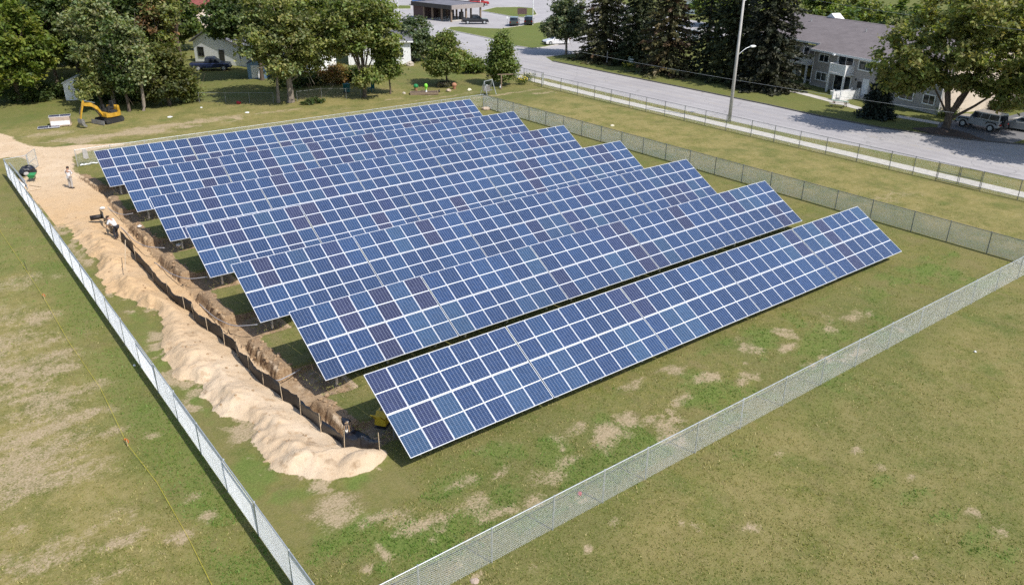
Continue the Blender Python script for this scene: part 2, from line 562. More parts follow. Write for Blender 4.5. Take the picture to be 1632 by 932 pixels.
LUSH = [(560, 850, 1.6, 1.0, .8), (640, 868, 1.8, .9, .9), (705, 880, 1.4, 1.0, .9), (720, 770, 1.4, .9, .6), (1130, 632, 1.6, .8, .9),
        (1225, 545, 1.5, 1.2, .8), (1480, 432, 1.6, .9, 1.0), (1400, 470, 2.0, 1.0, .5), (1520, 440, 1.2, .8, .9), (1510, 408, 1.6, .5, .8),
        (320, 640, .6, 2.2, .8), (400, 745, .7, 1.6, .9), (260, 690, 1.0, 3.0, .7), (330, 790, .9, 2.0, .7), (480, 790, 1.0, .6, .7),
        (570, 768, .6, .5, .9), (270, 600, .5, 1.6, .7), (215, 500, .4, 1.2, .6), (885, 705, .8, .6, .7), (860, 820, .5, .4, .6),
        (30, 400, 3.0, 9.0, .45), (1180, 720, 1.8, 1.2, .4), (1320, 620, 2.5, 1.2, .4), (1580, 870, 1.4, .8, .5), (1450, 640, 1.5, 1, .35),
        (250, 560, .9, 4, .6), (1060, 160, 8, .8, .3), (1400, 765, 1.1, .4, .6), (1450, 790, 1.0, .4, .65), (1505, 822, 1.0, .35, .65), (1560, 852, 1.0, .35, .65), (1612, 892, 1.0, .35, .6), (680, 170, 4, .5, .4), (800, 60, 14, 10, .7), (1270, 155, 6, 5, .8),
        (1000, 110, 6, 5, .6), (1330, 420, 1.4, .7, .5), (1250, 440, 1.6, .7, .5), (660, 880, 2.5, 1.2, .5), (720, 120, 6, 4, .55)]
DRYW = [(*gp(a, b)[:2], rx, ry, s) for a, b, rx, ry, s in DRY]
LUSHW = [(*gp(a, b)[:2], rx, ry, s) for a, b, rx, ry, s in LUSH]
TRACK = [tuple(gp(a, b)[:2]) for a, b in [(-90, 238), (-40, 222), (0, 209), (22, 222), (48, 231), (120, 233), (232, 226), (152, 238), (121, 246), (119, 264),
                                          (126, 282), (150, 300), (170, 330), (120, 350), (60, 320), (42, 300), (45, 282), (56, 262), (38, 250), (0, 252), (-90, 262)]]


def in_poly(x, y, poly):
    ins = np.zeros(x.shape, bool)
    n = len(poly)
    for i in range(n):
        x0, y0 = poly[i]
        x1, y1 = poly[(i + 1) % n]
        c = ((y0 > y) != (y1 > y)) & (x < (x1 - x0) * (y - y0) / (y1 - y0 + 1e-12) + x0)
        ins ^= c
    return ins


def blobs(x, y, lst, kk=1.0):
    m = np.zeros(x.shape)
    wx = (vnoise(x, y, 0.9, 71, 3) - 0.5)
    wy = (vnoise(x, y, 0.9, 83, 3) - 0.5)
    for bx, by, rx, ry, s in lst:
        sel = (abs(x - bx) < rx * 2.6) & (abs(y - by) < ry * 2.6)
        if sel.any():
            d = np.hypot((x[sel] - bx) / (rx * kk) + 2.2 * wx[sel], (y[sel] - by) / (ry * kk) + 2.2 * wy[sel])
            m[sel] = np.maximum(m[sel], s * (1 - sstep(d, 0.1, 1.6)))
    return m


def masks(x, y, work=None):
    """per-vertex: r sand, g lush, b dry, a brown soil"""
    sand = np.zeros(x.shape)
    wob = 1.2 * (vnoise(x, y, 0.35, 91, 3) - 0.5)
    for k in range(12):
        a_ = k * 2.4
        q_ = 0.75 * math.sqrt((k + 0.5) / 12)
        sand = sand + in_poly(x + wob + q_ * math.cos(a_), y + wob + q_ * math.sin(a_), TRACK) / 12 * 0.9
    # the track fades outside the gate
    soil = np.zeros(x.shape)
    if work is not None:
        h, dig, rim, heap, br = work
        fx = fence_x(y)
        near = (x > np.interp(y, _ly, _lx) - 0.3) & (x < fx + 0.4)
        sand = np.maximum(sand, sstep(heap + 0.07 * (vnoise(x, y, 3.0, 141, 3) - 0.4), 0.015, 0.12))
        dryx = sstep(x, lx_of(y) - 0.9, lx_of(y) - 0.1) * (1 - sstep(heap, 0.1, 0.2)) * (x < fx) * (y > 2.2) * sstep(vnoise(x, y, 0.9, 151, 4), 0.46, 0.62)
        sand = np.maximum(sand, sstep(x, fx - 1.0, fx - 0.5) * (1 - sstep(x, wall_x(y) + 0.1, wall_x(y) + 0.3)) * sstep(y, 3.3, 4.3) * 0.95)
        flat = near & (y > 38)
        sand = np.maximum(sand, np.where(flat, sstep(y, 36, 42) * 0.9, 0))
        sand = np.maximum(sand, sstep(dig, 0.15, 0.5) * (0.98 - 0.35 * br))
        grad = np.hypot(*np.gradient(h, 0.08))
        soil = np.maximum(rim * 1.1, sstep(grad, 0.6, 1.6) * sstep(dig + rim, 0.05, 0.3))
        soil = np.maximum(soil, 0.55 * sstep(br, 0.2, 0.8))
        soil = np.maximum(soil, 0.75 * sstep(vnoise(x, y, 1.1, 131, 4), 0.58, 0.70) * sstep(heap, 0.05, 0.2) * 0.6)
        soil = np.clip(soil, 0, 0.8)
        sand = np.maximum(sand, 0.75 * rim * (1 - br))
    lush, dry = blobs(x, y, LUSHW), 0.95 * blobs(x, y, DRYW, 0.82)
    if work is not None:
        dry = np.maximum(dry, dryx * 0.8)
    # worn, patchy turf of the left field and inside the enclosure
    field = (x < 7.0) * sstep(y, -12, 4) * (1 - sstep(x, 1.5, 6.5)) * (1 - sstep(y, 22, 34))
    dry = np.maximum(dry, field * sstep(vnoise(x * 0.6 + y * 0.3, y * 1.3, 0.42, 101, 5), 0.45, 0.66) * 0.66)
    inside = (x > 9) & (x < 54) & (y > -3.6) & (y < 1.5)
    dry = np.maximum(dry, inside * (x < 40) * sstep(vnoise(x, y, 0.7, 111, 4), 0.56, 0.70) * 0.6)
    lush = np.maximum(lush, inside * sstep(vnoise(x, y, 0.55, 121, 4), 0.48, 0.66) * 0.62)
    lush = np.maximum(lush, (x > 3.5) * (1 - sstep(x, 7.2, 7.4)) * sstep(x, 3.5, 6.6) * sstep(vnoise(x, y, 0.3, 127, 3) + 0.2, 0.45, 0.75) * (1 - sstep(y, 30, 50)) * 0.5)
    return np.stack([sand, lush, dry, soil], -1)


def tints(x, y):
    """r: how parched the turf is, g: how rusty the sand is, b: deep green turf"""
    p = sstep(x, 55.0, 57.5) * (1 - sstep(x, 66.0, 68.0)) * sstep(y, -30, -10) * (1 - sstep(y, 50, 58)) * 0.75
    p = np.maximum(p, (1 - sstep(x, 3.0, 7.2)) * (1 - sstep(y, 34, 50)) * 0.85)
    p = np.maximum(p, (1 - sstep(y, -6.0, -4.0)) * 0.42)
    p = np.maximum(p, sstep(y, 54, 57) * (1 - sstep(y, 70, 76)) * (1 - sstep(x, 45, 60)) * 0.6)
    g = sstep(y, 9, 24) * 0.9 * (1 - 0.75 * sstep(y, 43, 52))
    b = sstep(y, 72, 80) * (1 - sstep(x, 55, 66)) * 0.7
    b = np.maximum(b, sstep(x, 82, 84) * 0.55)
    return np.stack([p, g, b, np.ones_like(x)], -1)


def ground_material():
    t = NT('turf_sand_and_soil')
    pos = t.coord('World')
    at = t.n('ShaderNodeAttribute', attribute_name='masks')
    sep = t.n('ShaderNodeSeparateColor')
    t.l(at.outputs['Color'], sep.inputs[0])
    sand, lush, dry = sep.outputs[0], sep.outputs[1], sep.outputs[2]
    soil = at.outputs['Alpha']
    at2 = t.n('ShaderNodeAttribute', attribute_name='tints')
    sep2 = t.n('ShaderNodeSeparateColor')
    t.l(at2.outputs['Color'], sep2.inputs[0])
    parched, rusty, deep = sep2.outputs[0], sep2.outputs[1], sep2.outputs[2]
    n0 = t.noise(pos, 0.09, 3.0)
    n1 = t.noise(pos, 0.42, 5.0, 0.62)
    n2 = t.noise(pos, 2.3, 5.0, 0.65)
    n3 = t.noise(pos, 11.0, 4.0, 0.7)
    n4 = t.noise(pos, 42.0, 3.0, 0.7)
    streak = t.n('ShaderNodeMapping')
    streak.inputs['Scale'].default_value = (1.0, 0.28, 1.0)
    streak.inputs['Rotation'].default_value = (0, 0, R(-38))
    t.l(pos, streak.inputs['Vector'])
    ns = t.noise(streak.outputs[0], 1.5, 4.0, 0.6)

    def thresh(m, noise, lo, hi, amt=0.9):
        return t.ramp(t.math('ADD', m, t.math('MULTIPLY', t.math('SUBTRACT', noise, 0.5), t.math('MULTIPLY', t.math('MINIMUM', t.math('MULTIPLY', m, 4.0), 1.0), amt))), lo, hi)

    g = t.mix(t.ramp(n2, 0.3, 0.7), (0.112, 0.128, 0.027), (0.200, 0.186, 0.050))
    nm = t.noise(pos, 0.95, 5.0, 0.62)
    nb_ = t.noise(t.n('ShaderNodeVectorMath', operation='ADD').outputs[0], 1.0) if False else t.noise(pos, 0.27, 4.0, 0.6)
    g = t.mix(t.ramp(nm, 0.50, 0.70, 0.0, 0.55), g, (0.185, 0.140, 0.068))
    g = t.mix(t.ramp(nb_, 0.50, 0.66, 0.0, 0.65), g, (0.090, 0.135, 0.025))
    g = t.mix(t.ramp(n1, 0.40, 0.66, 0.0, 0.75), g, (0.205, 0.175, 0.066))
    g = t.mix(t.ramp(ns, 0.5, 0.72, 0.0, 0.5), g, (0.235, 0.185, 0.085))
    g = t.mix(t.ramp(n0, 0.42, 0.64, 0.0, 0.42), g, (0.075, 0.108, 0.024))
    g = t.mix(t.ramp(n3, 0.38, 0.70, 0.0, 0.55), g, (0.255, 0.225, 0.10))
    g = t.mix(t.ramp(n4, 0.50, 0.75, 0.0, 0.30), g, (0.070, 0.080, 0.022))
    py = t.mix(t.ramp(n2, 0.3, 0.7), (0.250, 0.210, 0.068), (0.335, 0.275, 0.120))
    g = t.mix(t.math('MULTIPLY', parched, t.ramp(t.math('ADD', t.math('MULTIPLY', n1, 0.7), t.math('MULTIPLY', n3, 0.3)), 0.36, 0.60)), g, py)
    g = t.mix(t.math('MULTIPLY', deep, t.ramp(n1, 0.30, 0.62, 0.4, 1.0)), g, t.mix(n3, (0.075, 0.112, 0.024), (0.125, 0.155, 0.040)))
    nf = t.math('ADD', t.math('ADD', t.math('MULTIPLY', n2, 0.38), t.math('MULTIPLY', n3, 0.34)), t.math('MULTIPLY', n4, 0.28))
    lu = t.mix(t.ramp(n3, 0.3, 0.7), (0.085, 0.135, 0.026), (0.165, 0.215, 0.050))
    g = t.mix(t.math('MULTIPLY', thresh(lush, nf, 0.10, 1.0, 3.2), 0.85), g, lu)
    dr = t.mix(t.ramp(n3, 0.3, 0.7), (0.33, 0.25, 0.15), (0.50, 0.39, 0.26))
    dr = t.mix(t.ramp(n4, 0.5, 0.7, 0.0, 0.5), dr, (0.20, 0.16, 0.08))
    nd = t.math('ADD', t.math('MULTIPLY', n2, 0.6), t.math('MULTIPLY', n3, 0.4))
    g = t.mix(t.math('MULTIPLY', thresh(dry, nf, 0.14, 0.86, 4.2), 0.88), g, dr)
    sa = t.mix(t.ramp(n1, 0.35, 0.65), (0.57, 0.43, 0.285), (0.66, 0.525, 0.375))
    sa = t.mix(t.math('MULTIPLY', rusty, t.ramp(n1, 0.3, 0.6, 0.45, 1.0)), sa, (0.575, 0.385, 0.205))
    sa = t.mix(t.ramp(n2, 0.53, 0.70, 0.0, 0.8), sa, (0.42, 0.285, 0.165))
    sa = t.mix(t.ramp(n3, 0.55, 0.75, 0.0, 0.35), sa, (0.42, 0.29, 0.17))
    g = t.mix(thresh(sand, nd, 0.32, 0.55, 1.0), g, sa)
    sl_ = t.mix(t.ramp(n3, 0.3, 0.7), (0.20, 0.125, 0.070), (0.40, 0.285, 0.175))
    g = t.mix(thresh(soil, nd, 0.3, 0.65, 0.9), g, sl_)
    t.l(g, t.b.inputs['Base Color'])
    t.b.inputs['Roughness'].default_value = 0.95
    t.b.inputs['Specular IOR Level'].default_value = 0.15
    hgt = t.math('ADD', t.math('MULTIPLY', n3, 0.6), t.math('MULTIPLY', n4, 0.4))
    t.bump(hgt, 0.8, 0.07)
    return t.m


M['ground'] = ground_material()
GX0, GX1, GY0, GY1 = -20.0, 72.0, -16.0, 78.0
WX0, WX1, WY0, WY1 = 7.5, 15.5, 1.5, 53.0


def grid(xs, ys, skip=None):
    X, Y = np.meshgrid(xs, ys, indexing='ij')
    nx, ny = len(xs), len(ys)
    I = np.arange(nx * ny).reshape(nx, ny)
    F = np.stack([I[:-1, :-1], I[1:, :-1], I[1:, 1:], I[:-1, 1:]], -1).reshape(-1, 4)
    if skip is not None:
        cx = (X[:-1, :-1] + X[1:, 1:]).ravel() / 2
        cy = (Y[:-1, :-1] + Y[1:, 1:]).ravel() / 2
        F = F[~((cx > skip[0]) & (cx < skip[1]) & (cy > skip[2]) & (cy < skip[3]))]
    return X, Y, F


def undulate(x, y):
    """gentle unevenness of the open turf; nil where sheets, fences and the dig sit on it"""
    k = (1 - sstep(x, 62, 66)) * (1 - sstep(y, 68, 74)) * sstep(y, -15.5, -12) * sstep(x, -19.5, -15)
    inside = (x > 5.8) & (x < 56) & (y > -5.5) & (y < 56)
    dm = np.minimum.reduce([abs(x - 7.3), abs(x - 54.4), abs(y + 4.05), abs(y - 54)])
    k = k * np.where((x > 5) & (x < 57) & (y > -7) & (y < 57), sstep(dm, 0.3, 2.0), 1)
    k = k * (1 - sstep(x, 5.9, 6.6) * (1 - sstep(x, 16, 17.5)) * sstep(y, 0, 1.0) * (1 - sstep(y, 53.2, 54.5)))
    return k * ((vnoise(x, y, 0.22, 7, 3) - 0.5) * 0.16 + (vnoise(x, y, 1.4, 9, 2) - 0.5) * 0.035)


Xa, Ya, Fa = grid(np.arange(GX0, GX1 + .01, 0.25), np.arange(GY0, GY1 + .01, 0.25), (WX0, WX1, WY0, WY1))
Za = undulate(Xa, Ya)
Za[0, :] = Za[-1, :] = 0; Za[:, 0] = Za[:, -1] = 0
ca = masks(Xa, Ya)
ox = np.concatenate([np.linspace(-420, GX0, 36), np.linspace(GX1, 520, 36)])
oy = np.concatenate([np.linspace(-260, GY0, 26), np.linspace(GY1, 620, 40)])
Xb, Yb, Fb = grid(ox, oy, (GX0, GX1, GY0, GY1))
cb = masks(Xb, Yb)
Va = np.stack([Xa, Ya, Za], -1).reshape(-1, 3)
Vb = np.stack([Xb, Yb, Xb * 0], -1).reshape(-1, 3)
gme = npmesh('ground', np.concatenate([Va, Vb]), np.concatenate([Fa, Fb + len(Va)]), [M['ground']], True,
             {'masks': np.concatenate([ca.reshape(-1, 4), cb.reshape(-1, 4)]), 'tints': np.concatenate([tints(Xa, Ya).reshape(-1, 4), tints(Xb, Yb).reshape(-1, 4)])})
tag(obj('ground', gme), kind='structure')

Xw, Yw, Fw = grid(np.arange(WX0, WX1 + .001, 0.08), np.arange(WY0, WY1 + .04, (WY1 - WY0) / 644))
wk = work_height(Xw, Yw)
edge = np.minimum.reduce([sstep(Xw, WX0, WX0 + .25), 1 - sstep(Xw, WX1 - .25, WX1), sstep(Yw, WY0, WY0 + .3), 1 - sstep(Yw, WY1 - .3, WY1)])
Zw = wk[0] * edge
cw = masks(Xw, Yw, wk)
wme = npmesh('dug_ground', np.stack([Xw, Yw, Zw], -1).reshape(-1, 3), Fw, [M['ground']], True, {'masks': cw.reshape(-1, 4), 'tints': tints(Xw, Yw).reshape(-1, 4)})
tag(obj('dug_ground', wme), kind='structure')
_wxs, _wys = Xw[:, 0], Yw[0, :]


def ground_z(x, y):
    if WX0 < x < WX1 and WY0 < y < WY1:
        return float(Zw[np.searchsorted(_wxs, x) - 1, np.searchsorted(_wys, y) - 1])
    return float(undulate(np.array([x]), np.array([y]))[0])


# ---- blades of turf on the near ground: nobody could count them
def grass_blades():
    n = 150000
    N = 1400000
    x, y = RNG.uniform(-19, 62, N), RNG.uniform(-15.5, 45, N)
    dist = np.hypot(x - CAM[0], y - CAM[1])
    ok = (RNG.random(N) < np.minimum(1, (15.0 / dist) ** 2)) & ~((x > WX0) & (x < 12.9) & (y > WY0 - 1.2) & (y < WY1))
    ok &= abs(np.arctan2(x - CAM[0], y - CAM[1]) - YAW) < R(46)
    x, y = x[ok], y[ok]
    mk = masks(x, y)
    keep = (RNG.random(len(x)) > mk[:, 2] * 1.1) & (mk[:, 0] < 0.3)
    x, y, mk = x[keep][:n], y[keep][:n], mk[keep][:n]
    n = len(x)
    z = undulate(x, y)
    patch = vnoise(x, y, 0.5, 301, 3)
    h = RNG.uniform(0.025, 0.060, n) * (1 + 1.0 * mk[:, 1] + 0.5 * (patch > 0.6))
    tri = []
    col = []
    base = np.where((RNG.random(n) < 0.40 + 0.30 * (patch > 0.55))[:, None], np.array([[0.300, 0.260, 0.110]]), np.array([[0.165, 0.185, 0.045]]))
    base = np.where((mk[:, 1] > 0.35)[:, None], np.array([[0.115, 0.185, 0.034]]), base) * RNG.uniform(0.9, 1.5, (n, 1))
    for k in range(2):
        a = RNG.uniform(0, math.tau, n)
        wd = RNG.uniform(0.012, 0.030, n)
        ox_, oy_ = RNG.normal(0, 0.03, n), RNG.normal(0, 0.03, n)
        le = RNG.normal(0, 0.6, (n, 2)) * h[:, None]
        p0 = np.stack([x + ox_ - np.cos(a) * wd, y + oy_ - np.sin(a) * wd, z - 0.01], -1)
        p1 = np.stack([x + ox_ + np.cos(a) * wd, y + oy_ + np.sin(a) * wd, z - 0.01], -1)
        p2 = np.stack([x + ox_ + le[:, 0], y + oy_ + le[:, 1], z + h], -1)
        tri.append(np.stack([p0, p1, p2], 1))
        col.append(base)
    T = np.concatenate(tri)
    cc = np.repeat(np.concatenate(col), 3, 0)
    me = npmesh('grass', T.reshape(-1, 3), np.arange(len(T) * 3).reshape(-1, 3), [M['grass_blade']], False,
                {'leaf': np.concatenate([cc, np.ones((len(cc), 1))], 1)})
    tag(obj('grass', me), 'short mixed turf grass covering the ground', 'grass', kind='stuff')


grass_blades()


# ---- paving: each sheet a few millimetres over what lies under it
def sheet(name, pts, z, mat, parent=None):
    from mathutils.geometry import tessellate_polygon
    v = [Vector((p[0], p[1], z)) for p in pts]
    tr = tessellate_polygon([v])
    fs = []
    for a, b, c in tr:
        nrm = (v[b] - v[a]).cross(v[c] - v[a]).z
        fs.append((a, b, c) if nrm > 0 else (a, c, b))
    mb = MB()
    mb.mat(mat).add(v, fs)
    return mb.build(name, None, parent)


def asphalt_mat(name, a, b, crack=0.35, lanes=False):
    t = NT(name)
    pos = t.coord('World')
    n1, n2, n3 = t.noise(pos, 0.16, 4), t.noise(pos, 1.4, 5, 0.65), t.noise(pos, 22.0, 3, 0.7)
    c = t.mix(t.ramp(n1, 0.35, 0.65), a, b)
    c = t.mix(t.ramp(n2, 0.5, 0.75, 0, 0.3), c, tuple(x * 0.78 for x in a))
    c = t.mix(t.ramp(n3, 0.45, 0.7, 0, 0.35), c, tuple(x * 0.7 for x in b))
    vo = t.n('ShaderNodeTexVoronoi', feature='DISTANCE_TO_EDGE')
    vo.inputs['Scale'].default_value = 0.13
    wv = t.n('ShaderNodeVectorMath', operation='ADD')
    nn = t.n('ShaderNodeTexNoise')
    nn.inputs['Scale'].default_value = 0.6
    t.l(pos, nn.inputs['Vector'])
    sc = t.n('ShaderNodeVectorMath', operation='SCALE')
    sc.inputs['Scale'].default_value = 2.0
    t.l(nn.outputs['Color'], sc.inputs[0])
    t.l(pos, wv.inputs[0]); t.l(sc.outputs[0], wv.inputs[1])
    t.l(wv.outputs[0], vo.inputs['Vector'])
    c = t.mix(t.ramp(vo.outputs['Distance'], 0.0, 0.006, crack, 0.0), c, (0.10, 0.10, 0.10))
    if lanes:
        sp_ = t.n('ShaderNodeSeparateXYZ')
        t.l(pos, sp_.inputs[0])
        jit = t.math('ADD', sp_.outputs[0], t.math('MULTIPLY', n1, 0.6))
        for lx_ in (75.0, 76.5, 78.9, 80.4):
            dd = t.math('ABSOLUTE', t.math('SUBTRACT', jit, lx_ + 0.3))
            c = t.mix(t.math('MULTIPLY', t.ramp(dd, 0.1, 0.75, 0.28, 0.0), t.ramp(n2, 0.3, 0.6, 0.4, 1.0)), c, tuple(x * 0.66 for x in a))
        for lx_ in (72.2, 77.7, 81.9):
            dd = t.math('ABSOLUTE', t.math('SUBTRACT', jit, lx_ + 0.3))
            c = t.mix(t.math('MULTIPLY', t.ramp(dd, 0.05, 0.55, 0.5, 0.0), t.ramp(n2, 0.42, 0.62)), c, (0.36, 0.32, 0.26))
    t.l(c, t.b.inputs['Base Color'])
    t.b.inputs['Roughness'].default_value = 0.9
    t.bump(n3, 0.3, 0.01)
    return t.m


M['road'] = asphalt_mat('worn_pale_asphalt', (0.355, 0.335, 0.335), (0.405, 0.385, 0.38), 0.5, True)
M['lot'] = asphalt_mat('grey_asphalt', (0.13, 0.13, 0.135), (0.18, 0.175, 0.18))
M['lawn'] = M['ground']
road_near = [(76.0, -60), (74.6, -10), (74.05, 4.8), (73.4, 13), (72.9, 19), (72.0, 25), (71.8, 36), (71.85, 46), (72.0, 55), (72.2, 64), (71.2, 71)]
road_cross_l = [tuple(gp(a, b)[:2]) for a, b in [(772, 104), (742, 84), (700, 60), (640, 56), (560, 40)]]
road_back = [tuple(gp(a, b)[:2]) for a, b in [(560, -4), (760, -8)]] + [(150, 205), (190, 190), (150, 120), (140, 80), (100, 79)]
road_far = [(84.5, 79.2), (82.4, 75), (82.2, 63), (82.2, 51.4), (82.08, 36), (81.6, 29), (81.9, 22.2), (82.9, 17.7), (84.6, 13.3), (87.0, 9.5), (98, 9.3), (106, 9.0), (106, -2), (92, -8), (88, -30), (88, -60)]
road_poly = road_near + road_cross_l + road_back + road_far
tag(sheet('road', road_poly, 0.008, M['road']), kind='structure')


def strip(pts, wd):
    L_, R_ = [], []
    for i, p in enumerate(pts):
        a, b = Vector(pts[max(i - 1, 0)]), Vector(pts[min(i + 1, len(pts) - 1)])
        t = (b - a).normalized()
        nrm = Vector((-t.y, t.x)) * wd / 2
        L_.append(tuple(Vector(p) + nrm)); R_.append(tuple(Vector(p) - nrm))
    return L_ + R_[::-1]


# concrete walk of single slabs
wb = bpy.data.objects.new('pavement', None); C.objects.link(wb); tag(wb, kind='structure')
slab = MB().mat(M['concrete']).box((0, 0, -0.03), (1.50, 1.50, 0.12)).mesh('paving_slab')
ys = np.arange(-20, 72, 1.53)
for i, y in enumerate(ys):
    x = float(np.interp(y, [-20, 3, 12, 30, 48, 60, 72], [70.0, 69.55, 69.6, 69.65, 69.5, 69.8, 70.2]))
    o = obj('paving_slab', slab, wb, (x, float(y), 0.002 + 0.006 * random.random()))
    o.rotation_euler.z = random.uniform(-0.006, 0.006)
lawn1 = [tuple(gp(a, b)[:2]) for a, b in [(712, 47), (718, 44), (731, 43.5), (765, 45.5), (797, 46.5), (830, 42), (862, 36), (905, 42), (912, 58), (893, 71), (868, 76), (848, 78), (822, 74), (790, 64), (755, 56.5), (727, 51)]]
lawn2 = [tuple(gp(a, b)[:2]) for a, b in [(766, 18), (790, 12.5), (826, 12), (850, 14), (856, 24), (840, 29), (815, 27)]]
lawn3 = [tuple(gp(a, b)[:2]) for a, b in [(600, 9.5), (655, 9.5), (655, 15), (600, 16)]]
for nm, poly in (('lawn', lawn1), ('lawn', lawn2), ('lawn', lawn3)):
    o = tag(sheet(nm, poly, 0.055, M['lawn']), kind='structure')
    a = o.data.color_attributes.new('masks', 'FLOAT_COLOR', 'POINT')
    a.data.foreach_set('color', np.tile(np.array([0, 0.42, 0, 0], np.float32), len(o.data.vertices)))
    a = o.data.color_attributes.new('tints', 'FLOAT_COLOR', 'POINT')
    a.data.foreach_set('color', np.tile(np.array([0, 0, 0.6, 1], np.float32), len(o.data.vertices)))
    k = MB().mat(M['concrete'])
    for i in range(len(poly)):
        a_, b_ = Vector((*poly[i], 0)), Vector((*poly[(i + 1) % len(poly)], 0))
        dd = b_ - a_
        k.box(((a_ + b_) / 2) + Vector((0, 0, 0.055)), (dd.length + 0.1, 0.2, 0.13), math.atan2(dd.y, dd.x))
    tag(k.build('kerb'), kind='structure')
# asphalt kerb on the far side of the road
k = MB().mat(simple('dark_asphalt_kerb', (0.10, 0.095, 0.09), 0.9))
fk = [(82.4, 75), (82.2, 63), (82.2, 51.4), (82.08, 36), (81.6, 29), (81.9, 22.2), (82.9, 17.7), (84.6, 13.3), (86.6, 9.9)]
for a_, b_ in zip(fk[:-1], fk[1:]):
    a_, b_ = Vector((*a_, 0)), Vector((*b_, 0))
    dd = b_ - a_
    k.box((a_ + b_) / 2 + Vector((0.1, 0, 0.05)), (dd.length + 0.05, 0.22, 0.12), math.atan2(dd.y, dd.x))
tag(k.build('kerb'), kind='structure')
tag(sheet('path', strip([tuple(gp(a, b)[:2]) for a, b in [(1180, 126), (1236, 138), (1290, 152), (1332, 163), (1365, 172), (1420, 184), (1485, 195), (1512, 200)]], 1.3), 0.012, M['concrete']), kind='structure')
tag(sheet('path', strip([tuple(gp(a, b)[:2]) for a, b in [(1334, 163), (1345, 158), (1378, 154)]], 1.3), 0.016, M['concrete']), kind='structure')
tag(sheet('parking_area', [(83.4, 17.2), (86.0, 11.0), (106, 10.2), (106, 16.5), (96, 16.8), (92.5, 19.2), (89.6, 19.6)], 0.016, M['lot']), kind='structure')
tag(sheet('driveway', [(93.4, 13.2), (130, 9), (130, 12), (94.2, 16.4)], 0.024, M['concrete']), kind='structure')
# ------------------------------------------------------------------ solar rows
TILT = R(30.42)
HL = 0.651


def pv_glass():
    t = NT('solar_cells')
    uv = t.n('ShaderNodeTexCoord').outputs['UV']
    sx = t.n('ShaderNodeSeparateXYZ')
    t.l(uv, sx.inputs[0])
    u, v = sx.outputs[0], sx.outputs[1]            # metres across and up the module
    info = t.n('ShaderNodeObjectInfo')
    # across: 6 columns
    cu = t.math('DIVIDE', t.math('SUBTRACT', u, 0.003), 0.158)
    fu = t.math('FRACT', cu)
    line_u = t.math('GREATER_THAN', t.math('ABSOLUTE', t.math('SUBTRACT', fu, 0.5)), 0.5 - 0.034)
    half = t.math('GREATER_THAN', v, 0.9585)
    vv = t.math('SUBTRACT', v, t.math('MULTIPLY', half, 0.975))
    cv = t.math('DIVIDE', t.math('SUBTRACT', vv, 0.006), 0.0775)
    fv = t.math('FRACT', cv)
    line_v = t.math('GREATER_THAN', t.math('ABSOLUTE', t.math('SUBTRACT', fv, 0.5)), 0.5 - 0.045)
    out_u = t.math('MAXIMUM', t.math('LESS_THAN', cu, 0.0), t.math('GREATER_THAN', cu, 6.0))
    out_v = t.math('MAXIMUM', t.math('LESS_THAN', cv, 0.0), t.math('GREATER_THAN', cv, 12.0))
    white = t.math('MAXIMUM', out_u, out_v)
    grid_ = t.math('MAXIMUM', line_u, t.math('MULTIPLY', line_v, 0.7))
    # crystal grain differs from cell to cell
    cid = t.n('ShaderNodeCombineXYZ')
    t.l(t.math('FLOOR', cu), cid.inputs[0]); t.l(t.math('FLOOR', cv), cid.inputs[1]); t.l(t.math('ADD', t.math('MULTIPLY', half, 31.0), t.math('MULTIPLY', info.outputs['Random'], 97.0)), cid.inputs[2])
    wn_ = t.n('ShaderNodeTexWhiteNoise', noise_dimensions='3D')
    t.l(cid.outputs[0], wn_.inputs['Vector'])
    vo = t.n('ShaderNodeTexVoronoi')
    vo.inputs['Scale'].default_value = 38.0
    t.l(uv, vo.inputs['Vector'])
    k = t.math('ADD', t.math('MULTIPLY', wn_.outputs['Value'], 0.26), t.math('MULTIPLY', vo.outputs['Distance'], 0.22))
    mul = t.n('ShaderNodeVectorMath', operation='SCALE')
    t.l(info.outputs['Color'], mul.inputs[0])
    t.l(t.math('ADD', k, 0.84), mul.inputs['Scale'])
    c = t.mix(t.math('MULTIPLY', grid_, 0.55), mul.outputs[0], (0.42, 0.47, 0.57))
    c = t.mix(white, c, (0.74, 0.76, 0.79))
    t.l(c, t.b.inputs['Base Color'])
    dirt = t.noise(t.coord('World'), 1.3, 4, 0.6)
    t.l(t.ramp(dirt, 0.3, 0.7, 0.10, 0.24), t.b.inputs['Roughness'])
    t.b.inputs['Specular IOR Level'].default_value = 0.5
    return t.m


M['pv'] = pv_glass()
M['backsheet'] = simple('dark_backsheet', (0.10, 0.10, 0.11), 0.7)
MW, ML, MT = 0.990, 1.953, 0.038


def module_mesh():
    b = MB()
    fw = 0.018
    b.mat(M['alu'])
    b.box((MW / 2, fw / 2, MT / 2), (MW, fw, MT)).box((MW / 2, ML - fw / 2, MT / 2), (MW, fw, MT))
    b.box((fw / 2, ML / 2, MT / 2), (fw, ML - 2 * fw, MT)).box((MW - fw / 2, ML / 2, MT / 2), (fw, ML - 2 * fw, MT))
    b.mat(M['pv']).add([(fw, fw, MT - 0.004), (MW - fw, fw, MT - 0.004), (MW - fw, ML - fw, MT - 0.004), (fw, ML - fw, MT - 0.004)], [(0, 1, 2, 3)])
    b.mat(M['backsheet']).add([(fw, fw, 0.02), (MW - fw, fw, 0.02), (MW - fw, ML - fw, 0.02), (fw, ML - fw, 0.02)], [(3, 2, 1, 0)])
    me = b.mesh('solar_panel')
    uv = me.uv_layers.new(name='UVMap')
    for lp in me.loops:
        co = me.vertices[lp.vertex_index].co
        uv.data[lp.index].uv = (co.x - fw, co.y - fw)
    return me


